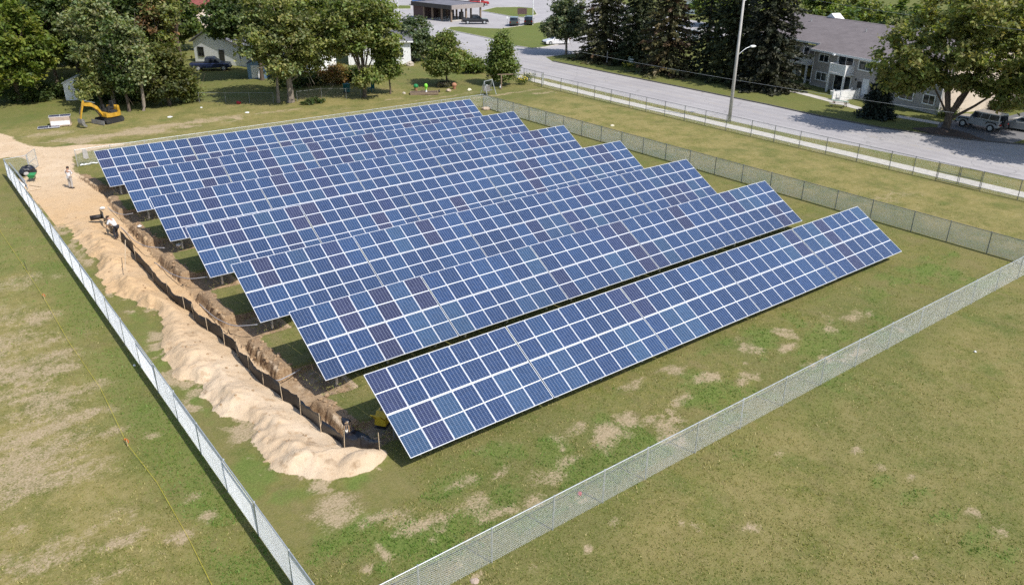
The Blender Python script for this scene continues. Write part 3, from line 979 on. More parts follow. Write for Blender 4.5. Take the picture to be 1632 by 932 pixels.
PANEL = module_mesh()
PITCH_X = 1.004
TABLE_W = 7 * PITCH_X + 0.04
cT, sT = math.cos(TILT), math.sin(TILT)
MIDGAP = 0.040
SLOPE = 2 * ML + MIDGAP


def rack_mesh():
    b = MB().mat(M['galv'])
    Mx = Matrix.Rotation(TILT, 3, 'X')
    for s in (0.38, 1.58, 2.42, 3.58):                       # purlins under the modules
        p = Mx @ Vector((0, s, -0.075))
        b.box((TABLE_W / 2 - 0.03, p.y, p.z + HL), (TABLE_W - 0.14, 0.06, 0.10), m=Mx)
    p = Mx @ Vector((0, ML + MIDGAP / 2, MT - 0.022))
    b.box((TABLE_W / 2 - 0.025, p.y, p.z + HL), (TABLE_W - 0.06, MIDGAP - 0.006, 0.03), m=Mx)
    for x in (0.85, 3.5, 6.15):                              # rafters
        p = Mx @ Vector((0, SLOPE / 2, -0.19))
        b.box((x, p.y, p.z + HL), (0.07, SLOPE - 0.5, 0.12), m=Mx)
    return b.mesh('rack')


RACK = rack_mesh()


def post_mesh(h):
    b = MB().mat(M['galv'])
    b.box((0, 0, h / 2 - 0.1), (0.10, 0.012, h + 0.2)).box((-0.05, 0.03, h / 2 - 0.1), (0.010, 0.07, h + 0.2)).box((0.05, 0.03, h / 2 - 0.1), (0.010, 0.07, h + 0.2))
    return b.mesh('rack_post')


yF, yB = 0.85 * cT, 3.1 * cT
POST_F, POST_B = post_mesh(HL + 0.85 * sT - 0.24), post_mesh(HL + 3.1 * sT - 0.26)
_br = MB().mat(M['galv'])
_br.tube([(0, yF + 0.05, 0.22), (0, yB - 0.05, HL + 3.1 * sT - 0.75)], 0.03, 6)
BRACE = _br.mesh('brace')
BLUES = [(0.017, 0.041, 0.108), (0.019, 0.047, 0.118), (0.016, 0.037, 0.098), (0.020, 0.049, 0.119), (0.018, 0.040, 0.104)]
DARKS = [(0.021, 0.030, 0.080), (0.025, 0.030, 0.074), (0.021, 0.033, 0.088)]
LIGHTS = [(0.025, 0.056, 0.122), (0.026, 0.060, 0.124)]
row_lab = ["nearest row of solar panels, standing alone in front of a black shadow gap",
           "second row of solar panels from the near fence, just behind the shadow gap",
           "third row of solar panels from the near fence, overlapping the row behind",
           "middle row of solar panels, fourth from the near fence and fourth from the back",
           "fifth row of solar panels from the near fence, third from the back",
           "sixth row of solar panels from the near fence, next to the hindmost row",
           "hindmost row of solar panels, running just inside the back fence"]
for r_i, (rx, ry) in enumerate(ROWS):
    arr = thing('solar_array', row_lab[r_i], 'solar array', (rx, ry, 0), 0, 'rows of tilted solar panels')
    for t_i in range(5):
        x0 = t_i * TABLE_W
        rk = obj('rack', RACK, arr, (x0, 0, 0))
        dz = random.uniform(-0.012, 0.012)
        run = random.choice([0, 0, 1])
        for px_ in (0.85, 3.5, 6.15):
            obj('rack_post', POST_F, rk, (px_, yF, 0))
            obj('rack_post', POST_B, rk, (px_, yB, 0))
            obj('brace', BRACE, rk, (px_ + 0.08, 0, 0))
        for c in range(7):
            for k in range(2):
                s = k * (ML + MIDGAP)
                o = obj('solar_panel', PANEL, rk, (c * PITCH_X, s * cT, HL + dz + s * sT), (TILT + R(random.gauss(0, 0.12)), R(random.gauss(0, 0.12)), 0))
                q = random.random()
                col = random.choice(DARKS) if q < 0.15 else random.choice(LIGHTS) if q > 0.90 else random.choice(BLUES)
                j = random.uniform(0.9, 1.1)
                o.color = (col[0] * j, col[1] * j, col[2] * j, 1)

# ------------------------------------------------------------------ chain-link fences


def link_mesh(L_, H_, mat, rw=0.0021, pitch=0.071, z0=0.03):
    """woven wire between two posts: real wires in both slants"""
    V, F = [], []
    n = 3
    for sgn in (1, -1):
        c = -H_ + pitch * 0.5
        while c < L_:
            x0, x1 = max(0.0, c), min(L_, c + H_)
            if x1 - x0 > 0.02:
                za, zb = x0 - c, x1 - c
                if sgn < 0: za, zb = H_ - za, H_ - zb
                o = len(V)
                dx, dz_ = (x1 - x0), (zb - za)
                ln = math.hypot(dx, dz_)
                nx, nz = -dz_ / ln, dx / ln
                off = 0.002 * sgn
                for (X, Z) in ((x0, za), (x1, zb)):
                    for k in range(n):
                        a = math.tau * k / n + 0.5
                        V.append((X + nx * rw * math.cos(a), off + rw * math.sin(a), z0 + Z + nz * rw * math.cos(a)))
                for k in range(n):
                    k2 = (k + 1) % n
                    F.append((o + k, o + k2, o + n + k2, o + n + k))
            c += pitch
    return npmesh('chain_link', np.array(V), np.array(F), [mat])


def fence_post_mesh(h, rad, mat):
    b = MB().mat(mat)
    b.tube([(0, 0, -0.1), (0, 0, h)], rad, 8)
    b.ellip((0, 0, h), (rad * 1.25, rad * 1.25, rad * 1.1), 8, 4)
    return b.mesh('fence_post')


def fence(label, pts, h, mat_w, mat_p, spans=None, rad=0.03, rw=0.0021, pitch=0.071, rail=True, cat='fence', bend=0.0):
    """pts: post positions along the fence; each bay has its own wire and rail"""
    root = thing('chain_link_fence', label, cat, (*pts[0], 0), 0, 'chain link fences')
    P = [Vector((p[0], p[1], 0)) for p in pts]
    ref = 2.83
    lm = link_mesh(ref, h - 0.06, mat_w, rw, pitch)
    pm = fence_post_mesh(h, rad, mat_p)
    rm = None
    if rail:
        rb = MB().mat(mat_p)
        rb.tube([(0, 0, 0), (ref, 0, 0)], rad * 0.72, 7, False)
        rm = rb.mesh('top_rail', True)
    for i, p in enumerate(P):
        obj('fence_post', pm, root, p - P[0], (random.gauss(0, 0.008), random.gauss(0, 0.008), 0))
        if i + 1 < len(P):
            d = P[i + 1] - p
            an = math.atan2(d.y, d.x)
            o = obj('chain_link', lm, root, p - P[0], (random.gauss(0, bend), 0, an))
            o.scale.x = d.length / ref
            o['kind'] = 'stuff'
            if rail:
                o2 = obj('top_rail', rm, root, p - P[0] + Vector((0, 0, h - 0.02)), (0, 0, an))
                o2.scale.x = d.length / ref
    return root


FH = 1.45
LX, RX, NYY, BY = 7.30, 54.4, -4.05, 54.05
left_y = [NYY, -1.1, 1.7, 4.6, 7.5, 10.36, 13.13, 15.9, 18.65, 21.72, 24.5, 27.3, 30.1, 32.9, 35.7, 38.5, 41.3, 44.1, 46.9, 49.6, 52.0, BY]
near_x = [LX, 10.1, 12.85, 15.44, 17.8, 20.0, 22.8, 25.6, 28.5, 31.35, 34.17, 37.08, 40.03, 42.9, 45.8, 48.7, 51.6, RX]
right_y = [NYY, -1.02, 1.57, 4.0, 7.03, 9.79, 12.63] + list(np.linspace(15.5, BY, 15))
back_x = [12.45, 15.2] + list(np.linspace(18.0, RX, 14))
fence("pale chain link fence along the left side of the enclosure, beside the sand heap", [(LX, y) for y in left_y], FH, M['wire'], M['galv'], rw=0.0042, pitch=0.060, bend=0.010)
fence("pale chain link fence nearest the viewer, in front of the lowest solar row", [(x, NYY) for x in near_x], FH, M['wire'], M['galv'], rw=0.0029, pitch=0.080, bend=0.010)
fence("chain link fence down the right side of the enclosure, beside the mown strip", [(RX, y) for y in right_y], FH, M['wire'], M['galv_dark'], rw=0.0056, pitch=0.060)
fence("chain link fence behind the hindmost solar row, right of the open gate", [(x, BY) for x in back_x], FH, M['wire_old'], M['galv'], rw=0.0030, pitch=0.064)
fence("short chain link stub between the left fence and the open gate", [(LX, BY + .05), (8.95, BY + .45)], FH, M['wire_old'], M['galv'], rw=0.0026)
road_y = [60, 56.3, 53.2, 50.2, 47.4, 44.4, 41.8, 39.0, 36.2, 33.4, 30.7, 27.6, 24.9, 22.1, 19.3, 16.2, 13.15, 11.08, 9.1]
fence("old chain link fence beside the pavement, left of the double gate", [(67.9, y) for y in road_y], 1.58, M['wire_old'], M['galv_dark'], rw=0.0022, pitch=0.072)
fence("old chain link fence beside the pavement, right of the double gate", [(67.9, y) for y in (5.55, 2.74, -0.1, -3, -5.8, -8.6, -11.4)], 1.58, M['wire_old'], M['galv_dark'], rw=0.0022, pitch=0.072)
fence("chain link fence by the pavement beyond the corner gate, past the yellow flowers", [(68.9, 60.9), (69.0, 62.8), (69.1, 65.2), (69.3, 68.0), (69.5, 71.0)], 1.5, M['wire_old'], M['galv_dark'], rw=0.0020, pitch=0.075)
fence("low wire fence along the neighbours' back gardens, left of the big willow", [tuple(gp(a, 164)[:2]) for a in (318, 360, 398, 436)], 1.15, M['galv_dark'], M['galv_dark'], rw=0.0012, pitch=0.10)
fence("low wire fence between the big willow trunk and the round topped tree", [tuple(gp(a, b)[:2]) for a, b in ((474, 162), (513, 157), (552, 157), (575, 156))], 1.15, M['galv_dark'], M['galv_dark'], rw=0.0012, pitch=0.10)


def gate(label, hinge, ang, L_, h, mat_w, mat_p, group):
    g = thing('gate', label, 'gate', (*hinge, 0), ang, group)
    b = MB().mat(mat_p)
    for z in (0.10, h * 0.52, h): b.tube([(0, 0, z), (L_, 0, z)], 0.024, 7)
    for x in (0, L_): b.tube([(x, 0, 0.08), (x, 0, h)], 0.026, 7)
    b.build('gate_frame', None, g)
    o = obj('chain_link', link_mesh(L_, h - 0.14, mat_w, 0.0026, 0.066), g, (0, 0, 0.06))
    o['kind'] = 'stuff'
    lt = MB().mat(mat_p)
    lt.box((L_ - 0.03, 0.03, h * 0.62), (0.12, 0.05, 0.05)).box((L_ + 0.02, 0.03, h * 0.60), (0.03, 0.04, 0.12))
    lt.build('latch', None, g)
    return g


gate("open chain link gate leaf swung outwards above the black bundle", (9.0, BY + .45), R(62), 1.75, 1.5, M['wire_old'], M['galv'], 'gates in the fences')
gate("double gate leaf by the pavement, left leaf of the pair", (67.9, 9.0), R(-90), 1.62, 1.55, M['wire_old'], M['galv_dark'], 'gates in the fences')
gate("double gate leaf by the pavement, right leaf of the pair", (67.9, 5.65), R(90), 1.62, 1.55, M['wire_old'], M['galv_dark'], 'gates in the fences')
gate("narrow walk gate at the fence corner near the yellow flowers", (67.9, 60.05), R(40), 1.1, 1.6, M['wire_old'], M['galv_dark'], 'gates in the fences')
# ------------------------------------------------------------------ silt fence along the trench
def curtain(pts, h0, h1, sag, nsub=7, seed=3):
    """black cloth hung along a line of ground points, bellying between its stakes"""
    rnd = np.random.default_rng(seed)
    V, F = [], []
    cols = []
    for i in range(len(pts) - 1):
        a, b = Vector(pts[i]), Vector(pts[i + 1])
        d = (b - a)
        nrm = Vector((-d.y, d.x, 0)).normalized()
        bel = rnd.uniform(0.05, 0.20) * (1 if rnd.random() < 0.7 else -0.6)
        dip = rnd.uniform(0.35, 1.0) * sag
        for k in range(nsub + (1 if i == len(pts) - 2 else 0)):
            t = k / nsub
            s = math.sin(math.pi * t)
            cols.append((a.lerp(b, t) + nrm * bel * s, dip * s + 0.03 * rnd.normal() * s, rnd.uniform(-0.02, 0.02)))
    rows = 6
    for p, dp, jt in cols:
        for j in range(rows):
            u = j / (rows - 1)
            z = p.z + h0 + (h1 - dp - h0) * u
            q = Vector((p.x + jt * u + 0.03 * math.sin(9 * u + p.y * 3), p.y + 0.02 * math.sin(7 * u + p.y * 5), z))
            V.append(q)
    for i in range(len(cols) - 1):
        for j in range(rows - 1):
            F.append((i * rows + j, (i + 1) * rows + j, (i + 1) * rows + j + 1, i * rows + j + 1))
    n = len(V)
    # give the cloth thickness
    V2 = V + [v + Vector((0.006, 0.002, 0)) for v in V]
    F2 = F + [tuple(reversed([i + n for i in f])) for f in F]
    last = (len(cols) - 1) * rows
    for i in range(len(cols) - 1):
        F2.append((i * rows + rows - 1, (i + 1) * rows + rows - 1, (i + 1) * rows + rows - 1 + n, i * rows + rows - 1 + n))
    for j in range(rows - 1):
        F2.append((last + j, last + j + n, last + j + 1 + n, last + j + 1))
    return V2, F2


sf = thing('silt_fence', "black cloth silt fence on wooden stakes along the edge of the trench", 'silt fence', (0, 0, 0))
line = [(x, y, -0.05) for x, y in STAKES] + [(*gp(577, 712, 0.1)[:2], 0.0), (*gp(606, 719, 0.1)[:2], 0.0)]
for i in range(len(line) - 1):
    V2, F2 = curtain(line[i:i + 2], -0.3, 0.80 if i < 13 else 0.62, 0.16 if i < 12 else 0.22, 8, 10 + i)
    m_ = MB().mat(M['black_film'] if i >= len(line) - 5 else M['black_fabric']).add(V2, F2).build('silt_cloth', None, sf, True)
for i, (x, y, z) in enumerate(line):
    b = MB().mat(M['stake'])
    lean = (random.uniform(-.05, .05), random.uniform(-.07, .07))
    if i == 15: continue
    b.tube([(x - 0.03, y - 0.02, -0.3), (x - 0.03 + lean[0], y - 0.02 + lean[1], 0.94 if i < 15 else 1.0)], 0.017 if i != 2 else 0.028, 4)
    b.build('stake', None, sf)
# the stretch still being unrolled: slack sheet, its roll, and the pole across it
us = thing('loose_silt_cloth', "slack black cloth and its roll beside the stooping worker", 'cloth', (0, 0, 0))
V2, F2 = curtain([(*gp(182, 372, 0.3)[:2], 0.25), (*gp(176, 362, 0.3)[:2], 0.30), (*gp(165, 352, 0.3)[:2], 0.34), (*gp(161, 346, 0.3)[:2], 0.34)], -0.05, 0.55, 0.12, 8, 77)
MB().mat(M['black_film']).add(V2, F2).build('slack_sheet', None, us, True)
p = gp(158, 345, 0.5)
MB().mat(M['black_fabric']).tube([(p[0] - 0.55, p[1] + 0.1, 0.45), (p[0] + 0.25, p[1] - 0.1, 0.50)], [0.17, 0.15], 10).build('cloth_roll', None, us, True)
MB().mat(M['stake']).tube([(*gp(164, 357, 0.5)[:2], 0.58), (*gp(184, 350, 0.6)[:2], 0.72)], 0.022, 5).build('pole', None, us)
tag(MB().mat(M['stake']).tube([(*gp(199, 428, 0.8)[:2], 0.72), (*gp(204, 404, 0.8)[:2], 1.65)], 0.022, 5).build('digging_tool'), "lone thin wooden handle stuck upright in the sand heap", 'tool')
# crumpled plastic at the near end of the trench
rs = np.random.default_rng(5)
nx, ny = 26, 18
X, Y = np.meshgrid(np.linspace(0, 1, nx), np.linspace(0, 1, ny), indexing='ij')
A_, B_, C_, D_ = [np.array([*gp(a, b, -0.1)[:2]]) for a, b in ((553, 708), (606, 716), (586, 688), (545, 672))]
PX = (1 - X) * (1 - Y) * A_[0] + X * (1 - Y) * B_[0] + X * Y * C_[0] + (1 - X) * Y * D_[0]
PY = (1 - X) * (1 - Y) * A_[1] + X * (1 - Y) * B_[1] + X * Y * C_[1] + (1 - X) * Y * D_[1]
PZ = np.vectorize(ground_z)(PX, PY)
PZ = np.maximum(PZ, -0.35) + 0.04 + 0.09 * vnoise(PX, PY, 4.0, 211, 3) + 0.03 * vnoise(PX, PY, 13.0, 215, 2)
_, _, FF = grid(np.arange(nx), np.arange(ny))
cr = npmesh('plastic_sheet', np.stack([PX, PY, PZ], -1).reshape(-1, 3), FF, [M['black_film']], True)
o = obj('plastic_sheet', cr)
o.modifiers.new('thick', 'SOLIDIFY').thickness = 0.006
tag(o, "crumpled shiny black plastic sheet at the near end of the trench", 'plastic sheet')

# conduits that leave each row's corner and hang into the trench
cond_lab = ["pale conduit sagging from the third row's corner into the trench", "pale conduit from the middle row's corner down into the trench",
            "pale conduit from the fifth row's corner curving along the trench floor", "pale conduit from the second row's corner lying slack across the trench",
            "pale conduit from the sixth row's corner into the dug ground"]
conds = [[(410, 517, .55), (375, 519, .2), (352, 511, -.1), (335, 500, -.35), (318, 484, -.45)],
         [(331, 441, .5), (300, 444, .2), (275, 437, -.15), (258, 426, -.4), (246, 418, -.5)],
         [(262, 395, .4), (235, 393, .2), (215, 384, -.2), (203, 372, -.4), (190, 360, -.45)],
         [(480, 588, -.1), (455, 601, -.05), (440, 606, -.1), (424, 598, -.35), (405, 590, -.5)],
         [(212, 340, .4), (196, 342, .2), (178, 336, -.2), (168, 325, -.3)]]
for lab, pts in zip(cond_lab, conds):
    q = [Vector(gp(a, b, z)) for a, b, z in pts]
    sm = []
    for i in range(len(q) - 1):
        p0, p1, p2, p3 = q[max(i - 1, 0)], q[i], q[i + 1], q[min(i + 2, len(q) - 1)]
        for k in range(6):
            t = k / 6
            sm.append(0.5 * ((2 * p1) + (p2 - p0) * t + (2 * p0 - 5 * p1 + 4 * p2 - p3) * t * t + (3 * p1 - p0 - 3 * p2 + p3) * t ** 3))
    sm.append(q[-1])
    tag(MB().mat(M['cable']).tube(sm, 0.024, 6).build('conduit', None, None, True), lab, 'conduit', 'conduits from the solar rows')
# yellow machine under the nearest row, mostly in its shade
ym = thing('plate_compactor', "yellow compactor under the left corner of the nearest solar row", 'compactor', (*gp(612, 676, 0)[:2], 0.0), R(35))
b = MB().mat(M['yellow_plastic'])
b.prism([(-.36, .16), (.30, .16), (.36, .34), (.22, .66), (-.12, .70), (-.30, .48)], 'y', -.24, .24)
b.build('housing', None, ym)
MB().mat(M['dark_steel']).box((0, 0, .06), (.78, .52, .07)).box((.30, 0, .13), (.2, .5, .05)).build('base_plate', None, ym)
MB().mat(M['yellow_plastic']).tube([(-.30, -.2, .42), (-.72, -.2, .86), (-.72, .2, .86), (-.30, .2, .42)], 0.026, 6).build('handle', None, ym)
MB().mat(M['dark_steel']).tube([(.05, -.12, .62), (.05, .12, .62)], .12, 9).build('engine', None, ym)

# clods, litter and small markers
def lump(name, p, r, mat, label=None, cat=None, group=None, sq=0.7, seed=0):
    rr = random.Random(seed)
    b = MB().mat(mat).ellip((0, 0, 0), (r, r, r * sq), 9, 6)
    b.v = [tuple(c * (1 + rr.uniform(-.22, .22)) for c in v) for v in b.v]
    o = b.build(name, None, None, False, (p[0], p[1], p[2] + r * sq * 0.55))
    o.rotation_euler.z = rr.uniform(0, 6)
    return tag(o, label, cat, group)


lump('plastic_bag', gp(222.5, 361.5, 0.1), 0.13, M['white'], "white bag lying on the grass beside the stooping worker's trench rim", 'bag', None, .6, 3)
lump('plastic_bag', gp(285, 391.5, 0.0), 0.15, M['white'], "white bag in the black shadow at the fifth row's corner", 'bag', None, .6, 4)
lump('marker_ball', gp(924, 787.5, 0.0), 0.085, M['red'], "small pink red ball on the grass just behind the near fence", 'ball', None, .95, 5)
lump('stone', gp(1554, 561, 0.0), 0.06, M['white'], "small white stone on the grass of the right field", 'stone', None, .8, 6)
lump('stone', gp(214, 583, 0.0), 0.06, M['white'], "small white stone at the foot of the left fence", 'stone', None, .8, 7)
lump('straw_clump', gp(757, 926, 0.0), 0.15, M['pallet_wrap'], "pale straw clump at the bottom edge outside the near fence", 'straw', None, .28, 8)
lump('dirt_mound', gp(775, 175, 0.0), 0.55, M['rock'], "small sandy mound at the foot of the far fence corner", 'mound', None, .35, 9)
lump('paper', gp(976, 201, 0.0), 0.22, M['flower_white'], "pale litter heap on the mown strip beside the road fence", 'litter', None, .4, 10)
lump('paper', gp(321, 172, 0.0), 0.14, M['white'], "white litter on the turf below the low wire fence", 'litter', None, .4, 11)
lump('paper', gp(271, 187, 0.0), 0.26, M['white'], "pale litter between the excavator and the solar rows", 'litter', None, .25, 12)
lump('paper', gp(394, 180, 0.0), 0.24, M['white'], "pale litter on the turf in front of the big willow", 'litter', None, .25, 13)
rc = thing('red_bucket', "small red bucket lying by the low wire fence", 'bucket', (*gp(381, 166)[:2], 0.14), R(30))
MB().mat(M['red']).tube([(0, -.2, 0), (0, .2, 0)], [.13, .18], 10).build('bucket', None, rc)
MB().mat(M['dark_steel']).tube([(-.16, .2, 0), (-.1, .32, .1), (.1, .32, .1), (.16, .2, 0)], .012, 5).build('handle', None, rc)
rng2 = random.Random(14)
for i in range(240):
    y = rng2.uniform(5, 40)
    rim_ = rng2.random() < 0.72
    x = (float(wall_x(np.array([y]))[0]) + rng2.gauss(0.28, 0.24)) if rim_ else rng2.uniform(8.8, 11.0)
    if rim_ and any(by + .1 < y < by + 1.8 for _, by in ROWS): continue
    if i == 0: CL = []
    r_ = rng2.uniform(0.04, 0.12) * (1 if rim_ else 0.55)
    q = MB().mat(M['rock']).ellip((0, 0, 0), (1, 1, .7), 7, 5)
    CL.append(([tuple((Vector(v) * r_ * rng2.uniform(.75, 1.2)) + Vector((x, y, ground_z(x, y) + r_ * .25))) for v in q.v], q.f))
cb_ = MB().mat(simple('turned_soil', (0.33, 0.225, 0.13), 0.95, 0, 0.3, 9.0))
for v, f in CL: cb_.add(v, f)
tag(cb_.build('soil_clods'), 'loose clods of brown soil strewn along the trench rim', 'soil clods', kind='stuff')

# yellow string line with orange pegs across the left field
sl_t = thing('string_line', "thin yellow string stretched across the left field with orange flags", 'string line', (0, 0, 0))
spx = [(-20, 338), (38, 425), (70, 474), (110, 545), (160, 618), (203, 707), (250, 768), (300, 856), (338, 932), (352, 965)]
sp = [Vector(gp(a, b, 0.16 if i in (2, 5) else 0.10)) for i, (a, b) in enumerate(spx)]
MB().mat(M['yellow_cord']).tube(sp, 0.0055, 4).build('string', None, sl_t)
for a, b in ((70.5, 474), (203, 707)):
    q = gp(a, b, 0.1)
    pg = MB().mat(M['stake']).tube([(q[0], q[1], -0.05), (q[0], q[1], .28)], .018, 4).build('peg', None, sl_t)
    MB().mat(M['orange']).box((q[0] + .02, q[1] + .08, .2), (.02, .2, .14), .3).box((q[0] + .01, q[1] + .26, .14), (.02, .18, .05), .5).build('flag', None, pg)
q = gp(44, 432)
tag(MB().mat(M['dark_steel']).tube([(q[0], q[1], 0), (q[0] - .06, q[1] + .05, .62)], .014, 5).build('survey_pin'), "thin dark pin standing in the turf beside the yellow string", 'pin')

# gear by the gate
gl = thing('black_bundle', "black plastic bundle heaped at the foot of the open gate", 'bundle', (*gp(45, 279)[:2], 0), .3)
b = MB().mat(M['black_film']).ellip((0, 0, .34), (.62, .45, .42), 12, 8).ellip((.4, -.1, .22), (.3, .3, .24), 9, 6)
b.v = [(v[0] * (1 + random.uniform(-.1, .1)), v[1] * (1 + random.uniform(-.1, .1)), max(0.0, v[2] * (1 + random.uniform(-.12, .12)))) for v in b.v]
b.build('bundle', None, gl)
MB().mat(M['cloth_grey']).ellip((-.25, -.32, .22), (.22, .14, .18), 8, 5).build('bag', None, gl)
gm = thing('wheelbarrow', "green wheelbarrow beside the black bundle by the gate", 'wheelbarrow', (*gp(53.5, 288)[:2], 0), R(70))
gm.scale = (.78, .78, .78)
tb = MB().mat(M['green_plastic'])
tb.add([(-.5, -.24, .38), (.38, -.2, .42), (.38, .2, .42), (-.5, .24, .38), (-.66, -.34, .72), (.55, -.32, .70), (.55, .32, .70), (-.66, .34, .72)],
       [(3, 2, 1, 0), (0, 1, 5, 4), (1, 2, 6, 5), (2, 3, 7, 6), (3, 0, 4, 7)]).build('tray', None, gm)
MB().mat(M['stake']).tube([(.7, 0, .22), (-.4, -.25, .34), (-1.0, -.3, .55)], .022, 5).tube([(.7, 0, .22), (-.4, .25, .34), (-1.0, .3, .55)], .022, 5).build('handles', None, gm)
MB().mat(M['black_rubber']).tube([(.72, -.045, .2), (.72, .045, .2)], .2, 12).build('wheel', None, gm)
MB().mat(M['dark_steel']).tube([(-.42, -.22, .34), (-.46, -.24, 0)], .018, 5).tube([(-.42, .22, .34), (-.46, .24, 0)], .018, 5).build('stand', None, gm)
pl = thing('pipe_bundle', "pale steel pipes and rolled wire lying inside the left fence by the gate", 'pipes', (0, 0, 0))
for k in range(7):
    a = gp(14 + 1.2 * k, 259 + 1.4 * k, .3)
    c_ = gp(39 + 0.9 * k, 286 + 2.2 * k, .12)
    MB().mat(M['galv']).tube([(a[0], a[1], .25 + .05 * (k % 3)), (c_[0], c_[1], .06 + .05 * (k % 3))], .03, 6).build('pipe', None, pl)
q = gp(29, 292, .2)
MB().mat(M['wire']).tube([(q[0] - .1, q[1] + .9, .2), (q[0] + .12, q[1] - .9, .2)], .2, 12).build('wire_roll', None, pl)
for i, (a, b_, lab) in enumerate([((47, 296), (66, 299), "long thin timber lying on the sand by the wheelbarrow, the upper one"), ((42, 306), (66, 302), "long thin timber lying on the sand by the wheelbarrow, the lower one")]):
    p0, p1 = gp(*a), gp(*b_)
    tag(MB().mat(M['stake']).tube([(p0[0], p0[1], ground_z(*p0[:2]) + .04), (p1[0], p1[1], ground_z(*p1[:2]) + .04)], .03, 4).build('timber'), lab, 'timber', 'timbers on the sand')
dc = thing('hanging_coat', "dark coat hung on the back fence right of the gate", 'coat', (*gp(135.5, 247, .9)[:2], 0))
dc.location.y = BY - 0.06
MB().mat(M['cloth_grey']).prism([(-.10, 1.40), (.10, 1.40), (.18, 1.28), (.22, .62), (.02, .56), (-.20, .66), (-.16, 1.28)], 'y', -.05, .05).build('coat', None, dc)
wr = thing('white_wrap', "white plastic wrap lying along the foot of the back fence", 'plastic wrap', (0, 0, 0))
b = MB().mat(M['white'])
a = gp(128, 264, .1); c_ = gp(156, 259, .1)
b.tube([Vector(a).lerp(Vector(c_), t) + Vector((0, random.uniform(-.1, .1), random.uniform(-.03, .06))) for t in np.linspace(0, 1, 9)], [.05, .07, .05, .08, .05, .07, .05, .06, .04], 7).build('wrap', None, wr)
lump('plastic_bag', gp(163, 332, 0.0), 0.17, M['white'], "crumpled white sack on the sand above the slack black cloth", 'bag', None, .35, 21)

# pallets by the excavator
pa = thing('panel_pallet', "pallet of solar panels packed in brown cardboard beside the excavator", 'pallet', (*gp(98, 200)[:2], 0), R(-14))
MB().mat(M['stake']).box((0, 0, .07), (1.9, 1.25, .02)).box((-.8, 0, .03), (.1, 1.2, .08)).box((0, 0, .03), (.1, 1.2, .08)).box((.8, 0, .03), (.1, 1.2, .08)).build('pallet', None, pa)
MB().mat(M['pallet_wrap']).box((0, 0, .52), (1.8, 1.12, .86)).build('carton', None, pa)
MB().mat(M['white']).box((0, -.566, .36), (1.7, .01, .40)).build('label_sheet', None, pa)
o = obj('solar_panel', PANEL, pa, (.99, -.5, .955), (0, 0, R(90)))
o.color = (.05, .05, .10, 1)
lp = thing('loose_solar_panel', "single dark solar panel lying flat left of the pallet", 'solar panel', (*gp(78, 204)[:2], .06), R(-12))
MB().mat(M['stake']).box((0, -.3, -.02), (1.7, .1, .07)).box((0, .3, -.02), (1.7, .1, .07)).build('bearer', None, lp)
o = obj('solar_panel', PANEL, lp, (.98, -.5, .02), (0, 0, R(90)))
o.color = (.045, .045, .09, 1)
# ------------------------------------------------------------------ mini excavator
ex_a, ex_b = gp(176, 194), gp(126, 205)            # slew centre, bucket tip
ang = math.atan2(ex_b[1] - ex_a[1], ex_b[0] - ex_a[0])
ex = thing('excavator', "yellow mini excavator with its arm bent down, parked by the trees", 'excavator', (ex_a[0], ex_a[1], 0), ang)
for s in (-1, 1):
    t_ = MB().mat(M['black_rubber'])
    t_.prism([(-1.0, .12), (-.85, 0), (.95, 0), (1.1, .14), (1.1, .36), (.95, .5), (-.85, .5), (-1.0, .38)], 'y', s * .72 - .19, s * .72 + .19)
    for k in range(12):
        t_.box((-.9 + k * .17, s * .72, .005), (.07, .40, .03)).box((-.9 + k * .17, s * .72, .505), (.07, .40, .03))
    tr = t_.build('track', None, ex)
    w_ = MB().mat(M['dark_steel'])
    for x in (-.78, .9): w_.tube([(x, s * .72 - .2, .25), (x, s * .72 + .2, .25)], .19, 12)
    for x in (-.4, 0, .45): w_.tube([(x, s * .72 - .2, .13), (x, s * .72 + .2, .13)], .09, 10)
    w_.build('roller', None, tr)
MB().mat(M['dark_steel']).box((0, 0, .38), (1.4, 1.1, .22)).tube([(0, 0, .45), (0, 0, .62)], .5, 16).build('undercarriage', None, ex)
MB().mat(M['blade_grey']).prism([(1.35, .02), (1.47, .02), (1.42, .42), (1.34, .42)], 'y', -.95, .95).box((1.1, .4, .25), (.55, .1, .1)).box((1.1, -.4, .25), (.55, .1, .1)).build('dozer_blade', None, ex)
up = MB().mat(M['yellow'])
arc = [(-.15 + 1.05 * math.cos(a), .92 * math.sin(a)) for a in np.linspace(math.pi * .52, math.pi * 1.48, 12)]
up.prism([(.75, -.62), (.75, .62), (.4, .9)] + arc + [(.4, -.9)], 'z', .62, 1.02)
arc2 = [(-.2 + .95 * math.cos(a), .86 * math.sin(a)) for a in np.linspace(math.pi * .60, math.pi * 1.40, 10)]
up.prism(arc2, 'z', 1.02, 1.52)
ub = up.build('house', None, ex)
MB().mat(M['dark_steel']).prism([(.35, 1.02), (.35, 1.2), (-.35, 1.25), (-.4, 1.02)], 'y', -.85, .85).build('floor_plate', None, ub)
seat = MB().mat(M['black_rubber']).box((-.22, .05, 1.4), (.5, .5, .16)).box((-.45, .05, 1.75), (.14, .5, .62)).box((.2, .45, 1.45), (.16, .16, .5)).box((.2, -.4, 1.45), (.16, .16, .5))
seat.build('seat', None, ub)
cp = MB().mat(M['dark_steel'])
for x, y in ((.42, .62), (.42, -.62), (-.62, .62), (-.62, -.62)): cp.tube([(x, y, 1.0), (x * .95, y, 1.62)], .035, 6)
cp.build('guard_rail', None, ub)


